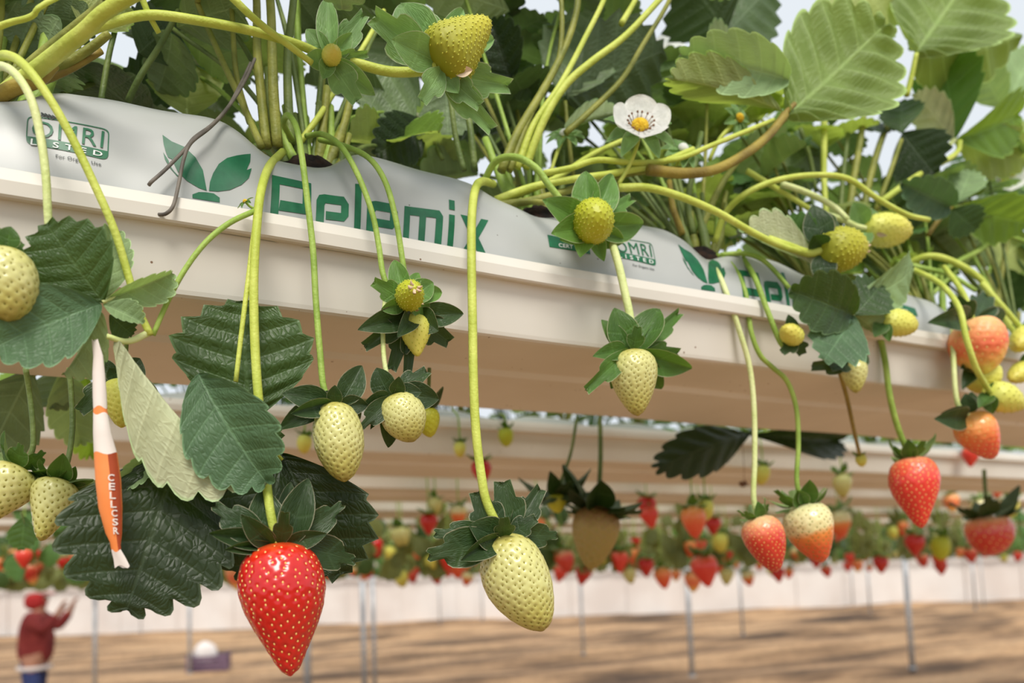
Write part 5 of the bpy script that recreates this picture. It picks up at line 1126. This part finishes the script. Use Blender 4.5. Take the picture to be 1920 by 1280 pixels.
while cnt < 235:
    k = rr.choice((3, 3, 3, 4, 4, 4, 5, 5, 6, 6, 7, 8, 9, 10, 12)); px = rr.uniform(-20, 1940); k = max(k, 6) if px < 420 else k; q = QL + ROWQ[k] - rr.uniform(.012, .03)
    z = Z_LT - rr.uniform(.045, .175) - (.03 if k < 6 else 0)
    s = W(px, 1000, q).dot(DV); p = row(s, q, z); x, y = to_px(p)
    if y > 1072 or (y < 930): continue
    kind = rr.choice(('red', 'red', 'red2', 'red2', 'redpale', 'orange', 'two', 'white', 'white', 'lime', 'lime', 'blush'))
    far_berry(p, rr.uniform(.032, .056), kind, 'tiny blurred %s strawberry hanging in the far rows' % COLN[kind], 'blurred %s strawberries of the far rows' % COLN[kind], (rr.uniform(-.3, .3), 0), gtop(p, k))
    cnt += 1
# dried flower hanging on a thread
o = W(1395, 905, .62); root = thing('dried_flower', o, 'dark dried flower hanging on a thread below the shaded leaf', 'flower')
for i in range(9):
    a = rr.uniform(0, 6.28); d = Vector((math.cos(a) * .8, math.sin(a) * .8, rr.uniform(-1, .6))).normalized(); obj('dry_petal', with_mat(SEPAL[i % 3], M_HUSK), root, frame_M(o, o + d * .006, .004, 0))
at('thread', *tube_geo([o, o + Vector((.001, 0, .016)), W(1392, 822, .605)], .0003, 5), M_HUSK, root)
# ================================================================ person picking in the far rows
def skin_mesh(J, E, name, m, M, parent, lv=2):
    """J: joints {name: (pos, radius)}; E: bones; grown with a Skin modifier into one continuous surface"""
    bm = bmesh.new(); sk = bm.verts.layers.skin.verify(); vv = {}
    for i, (k, (p, r)) in enumerate(J.items()):
        v = bm.verts.new(p); r = r if isinstance(r, tuple) else (r, r); v[sk].radius = r; v[sk].use_root = (i == 0); vv[k] = v
    for a, b in E: bm.edges.new((vv[a], vv[b]))
    me = bpy.data.meshes.new(name); bm.to_mesh(me); bm.free()
    o = bpy.data.objects.new(name, me); COL.objects.link(o)
    o.modifiers.new('skin', 'SKIN').use_smooth_shade = True; sb = o.modifiers.new('sub', 'SUBSURF'); sb.levels = lv; sb.render_levels = lv
    bpy.context.view_layer.update()
    me2 = bpy.data.meshes.new_from_object(o.evaluated_get(bpy.context.evaluated_depsgraph_get()))
    bpy.data.objects.remove(o); me2.materials.clear(); me2.materials.append(m)
    return obj(name, me2, parent, M)
def person():
    M_SK = noisy('skin', srgb(150, 104, 82), srgb(164, 118, 94), 20, .6); M_JK = noisy('maroon_cloth', srgb(112, 40, 40), srgb(138, 56, 52), 9, .9); M_JN = noisy('blue_denim', srgb(36, 46, 84), srgb(52, 62, 104), 12, .9); M_WB = noisy('pale_hem', srgb(190, 180, 176), srgb(205, 198, 194), 9, .9); M_SH = noisy('dark_shoe', srgb(40, 36, 34), srgb(58, 52, 48), 9, .8); M_RC = noisy('red_hood_cloth', srgb(140, 30, 30), srgb(162, 44, 40), 9, .9)
    c = CAM + ray(66, 1110) * 7.8; base = Vector((c.x, c.y, -.02))
    root = thing('person', base, 'person in a maroon hooded top and blue jeans, reaching up among the far rows', 'person')
    M = Matrix.Translation(base) @ Matrix.Rotation(math.radians(12), 4, 'Z')
    B = {'pelvis': ((0, 0, .86), .13), 'waist': ((.01, 0, 1.0), (.12, .15)), 'chest': ((.02, 0, 1.2), (.13, .16)), 'neck': ((.03, 0, 1.36), .055), 'chin': ((.05, 0, 1.43), .07), 'head': ((.04, 0, 1.50), .085), 'nose': ((.135, 0, 1.47), .014),
         'shr': ((.02, -.17, 1.29), .06), 'elr': ((.15, -.20, 1.16), .042), 'wrr': ((.27, -.14, 1.34), .03), 'par': ((.29, -.12, 1.39), (.02, .035)),
         'shl': ((.02, .17, 1.29), .06), 'ell': ((.15, .20, 1.18), .042), 'wrl': ((.29, .15, 1.36), .03), 'pal': ((.31, .13, 1.41), (.02, .035)),
         'hir': ((0, -.09, .80), .095), 'knr': ((.03, -.10, .45), .06), 'anr': ((0, -.10, .09), .042), 'tor': ((.14, -.10, .04), .035),
         'hil': ((0, .09, .80), .095), 'knl': ((-.02, .10, .45), .06), 'anl': ((-.06, .10, .09), .042), 'tol': ((.08, .10, .04), .035)}
    E = [('pelvis', 'waist'), ('waist', 'chest'), ('chest', 'neck'), ('neck', 'chin'), ('chin', 'head'), ('head', 'nose'), ('chest', 'shr'), ('shr', 'elr'), ('elr', 'wrr'), ('wrr', 'par'), ('chest', 'shl'), ('shl', 'ell'), ('ell', 'wrl'), ('wrl', 'pal'),
         ('pelvis', 'hir'), ('hir', 'knr'), ('knr', 'anr'), ('anr', 'tor'), ('pelvis', 'hil'), ('hil', 'knl'), ('knl', 'anl'), ('anl', 'tol')]
    for s, sg in (('r', -1), ('l', 1)):          # four fingers and a thumb on each hand
        p = Vector(B['pa' + s][0])
        for i in range(4):
            y = (i - 1.5) * .018; ln = (.055, .066, .062, .048)[i]
            B['f%d%s' % (i, s)] = (tuple(p + Vector((.012, y, .03))), .009); B['g%d%s' % (i, s)] = (tuple(p + Vector((.03, y, .03 + ln * .55))), .0085); B['h%d%s' % (i, s)] = (tuple(p + Vector((.055, y, .03 + ln * .6))), .007)
            E += [('pa' + s, 'f%d%s' % (i, s)), ('f%d%s' % (i, s), 'g%d%s' % (i, s)), ('g%d%s' % (i, s), 'h%d%s' % (i, s))]
        B['t1' + s] = (tuple(p + Vector((.02, -sg * .04, .0))), .011); B['t2' + s] = (tuple(p + Vector((.045, -sg * .045, .02))), .009)
        E += [('pa' + s, 't1' + s), ('t1' + s, 't2' + s)]
    body = skin_mesh(B, E, 'body', M_SK, M, root)
    for sy in (-1, 1):
        V, F = [], []; cc = Vector((.118, sy * .032, 1.505))
        g = tube_geo([cc - Vector((.004, 0, 0)), cc, cc + Vector((.004, 0, 0))], [.010, .012, .005], 8); at('eye', [M @ v for v in g[0]], g[1], M_SH, root)
    g = tube_geo([Vector((.112, -.025, 1.425)), Vector((.122, 0, 1.425)), Vector((.112, .025, 1.425))], .006, 6); at('mouth', [M @ v for v in g[0]], g[1], M_RC, root)
    J = {'pelvis': ((0, 0, .80), (.165, .18)), 'waist': ((.01, 0, 1.0), (.155, .185)), 'chest': ((.02, 0, 1.2), (.165, .195)), 'neck': ((.02, 0, 1.345), (.09, .10)),
         'shr': ((.02, -.18, 1.29), .085), 'elr': ((.15, -.20, 1.16), .062), 'wrr': ((.26, -.145, 1.325), .045), 'shl': ((.02, .18, 1.29), .085), 'ell': ((.15, .20, 1.18), .062), 'wrl': ((.28, .155, 1.345), .045)}
    skin_mesh(J, [('pelvis', 'waist'), ('waist', 'chest'), ('chest', 'neck'), ('chest', 'shr'), ('shr', 'elr'), ('elr', 'wrr'), ('chest', 'shl'), ('shl', 'ell'), ('ell', 'wrl')], 'jacket', M_JK, M, root)
    H = {'a': ((.0, 0, 1.36), .10), 'b': ((.005, 0, 1.48), (.115, .125)), 'c': ((.01, 0, 1.56), (.07, .075))}
    hood = skin_mesh(H, [('a', 'b'), ('b', 'c')], 'hood', M_RC, M, root)
    g = tube_geo([Vector((.09, 0, 1.545)), Vector((.17, 0, 1.535)), Vector((.20, 0, 1.53))], [.06, .05, .02], 12); g = ([Vector((v.x, v.y * 1.3, 1.54 + (v.z - 1.54) * .2)) for v in g[0]], g[1])
    at('cap_brim', [M @ v for v in g[0]], g[1], M_RC, root)
    g = tube_geo([Vector((0, 0, .76)), Vector((0, 0, .80))], .175, 16); g = ([Vector((v.x * .92, v.y * 1.02, v.z)) for v in g[0]], g[1])
    at('pale_hem', [M @ v for v in g[0]], g[1], M_WB, root)
    T = {'pelvis': ((0, 0, .84), (.09, .10)), 'hir': ((0, -.08, .76), .105), 'knr': ((.03, -.10, .45), .082), 'anr': ((0, -.10, .12), .066), 'hil': ((0, .08, .76), .105), 'knl': ((-.02, .10, .45), .082), 'anl': ((-.06, .10, .12), .066)}
    skin_mesh(T, [('pelvis', 'hir'), ('hir', 'knr'), ('knr', 'anr'), ('pelvis', 'hil'), ('hil', 'knl'), ('knl', 'anl')], 'jeans', M_JN, M, root)
    for (x, y) in ((.0, -.10), (-.06, .10)):
        skin_mesh({'a': ((x - .03, y, .06), .055), 'b': ((x + .08, y, .05), .052), 'c': ((x + .17, y, .045), .045)}, [('a', 'b'), ('b', 'c')], 'shoe', M_SH, M, root)
person()
# ================================================================ crate with a white sack on the soil
def crate():
    M_C = noisy('mauve_plastic', srgb(96, 76, 96), srgb(116, 94, 112), 6, .6); M_S = noisy('white_sack', srgb(226, 220, 216), srgb(206, 198, 194), 5, .8)
    g = ground(392, 1256); g.z = 0; root = thing('harvest_crate', g, 'mauve plastic harvest crate standing on the soil far behind', 'crate')
    R = Matrix.Translation(g) @ Matrix.Rotation(.25, 4, 'Z')
    w, d, h, t = .32, .22, .28, .015
    at('bottom', *box_geo((-w, -d, 0), (w, d, t), R), M_C, root, False)
    for sx in (-1, 1):
        for k in range(3): at('slat', *box_geo((sx * w - t, -d, .03 + k * .09), (sx * w + t, d, .095 + k * .09), R), M_C, root, False)
        for k in range(3): at('slat', *box_geo((-w + t, sx * d - t, .03 + k * .09), (w - t, sx * d + t, .095 + k * .09), R), M_C, root, False)
        for sy in (-1, 1): at('corner_post', *box_geo((sx * w - .03, sy * d - .03, 0), (sx * w + .03, sy * d + .03, h + .02), R), M_C, root, False)
    V, F = [], []; nu, nv = 20, 10; r2 = random.Random(9)
    for j in range(nv + 1):
        b = -1.2 + 2.77 * j / nv
        for i in range(nu):
            a = 2 * math.pi * i / nu; k = 1 + r2.uniform(-.06, .06); V.append(R @ Vector((-.06 + .21 * k * math.cos(b) * math.cos(a), .15 * k * math.cos(b) * math.sin(a), .30 + .22 * math.sin(b) * k)))
    for j in range(nv):
        for i in range(nu): F.append((j * nu + i, j * nu + (i + 1) % nu, (j + 1) * nu + (i + 1) % nu, (j + 1) * nu + i))
    o = at('white_sack', V, F, M_S); tag(o, 'bulging white sack lying in the mauve crate', 'sack')
crate()
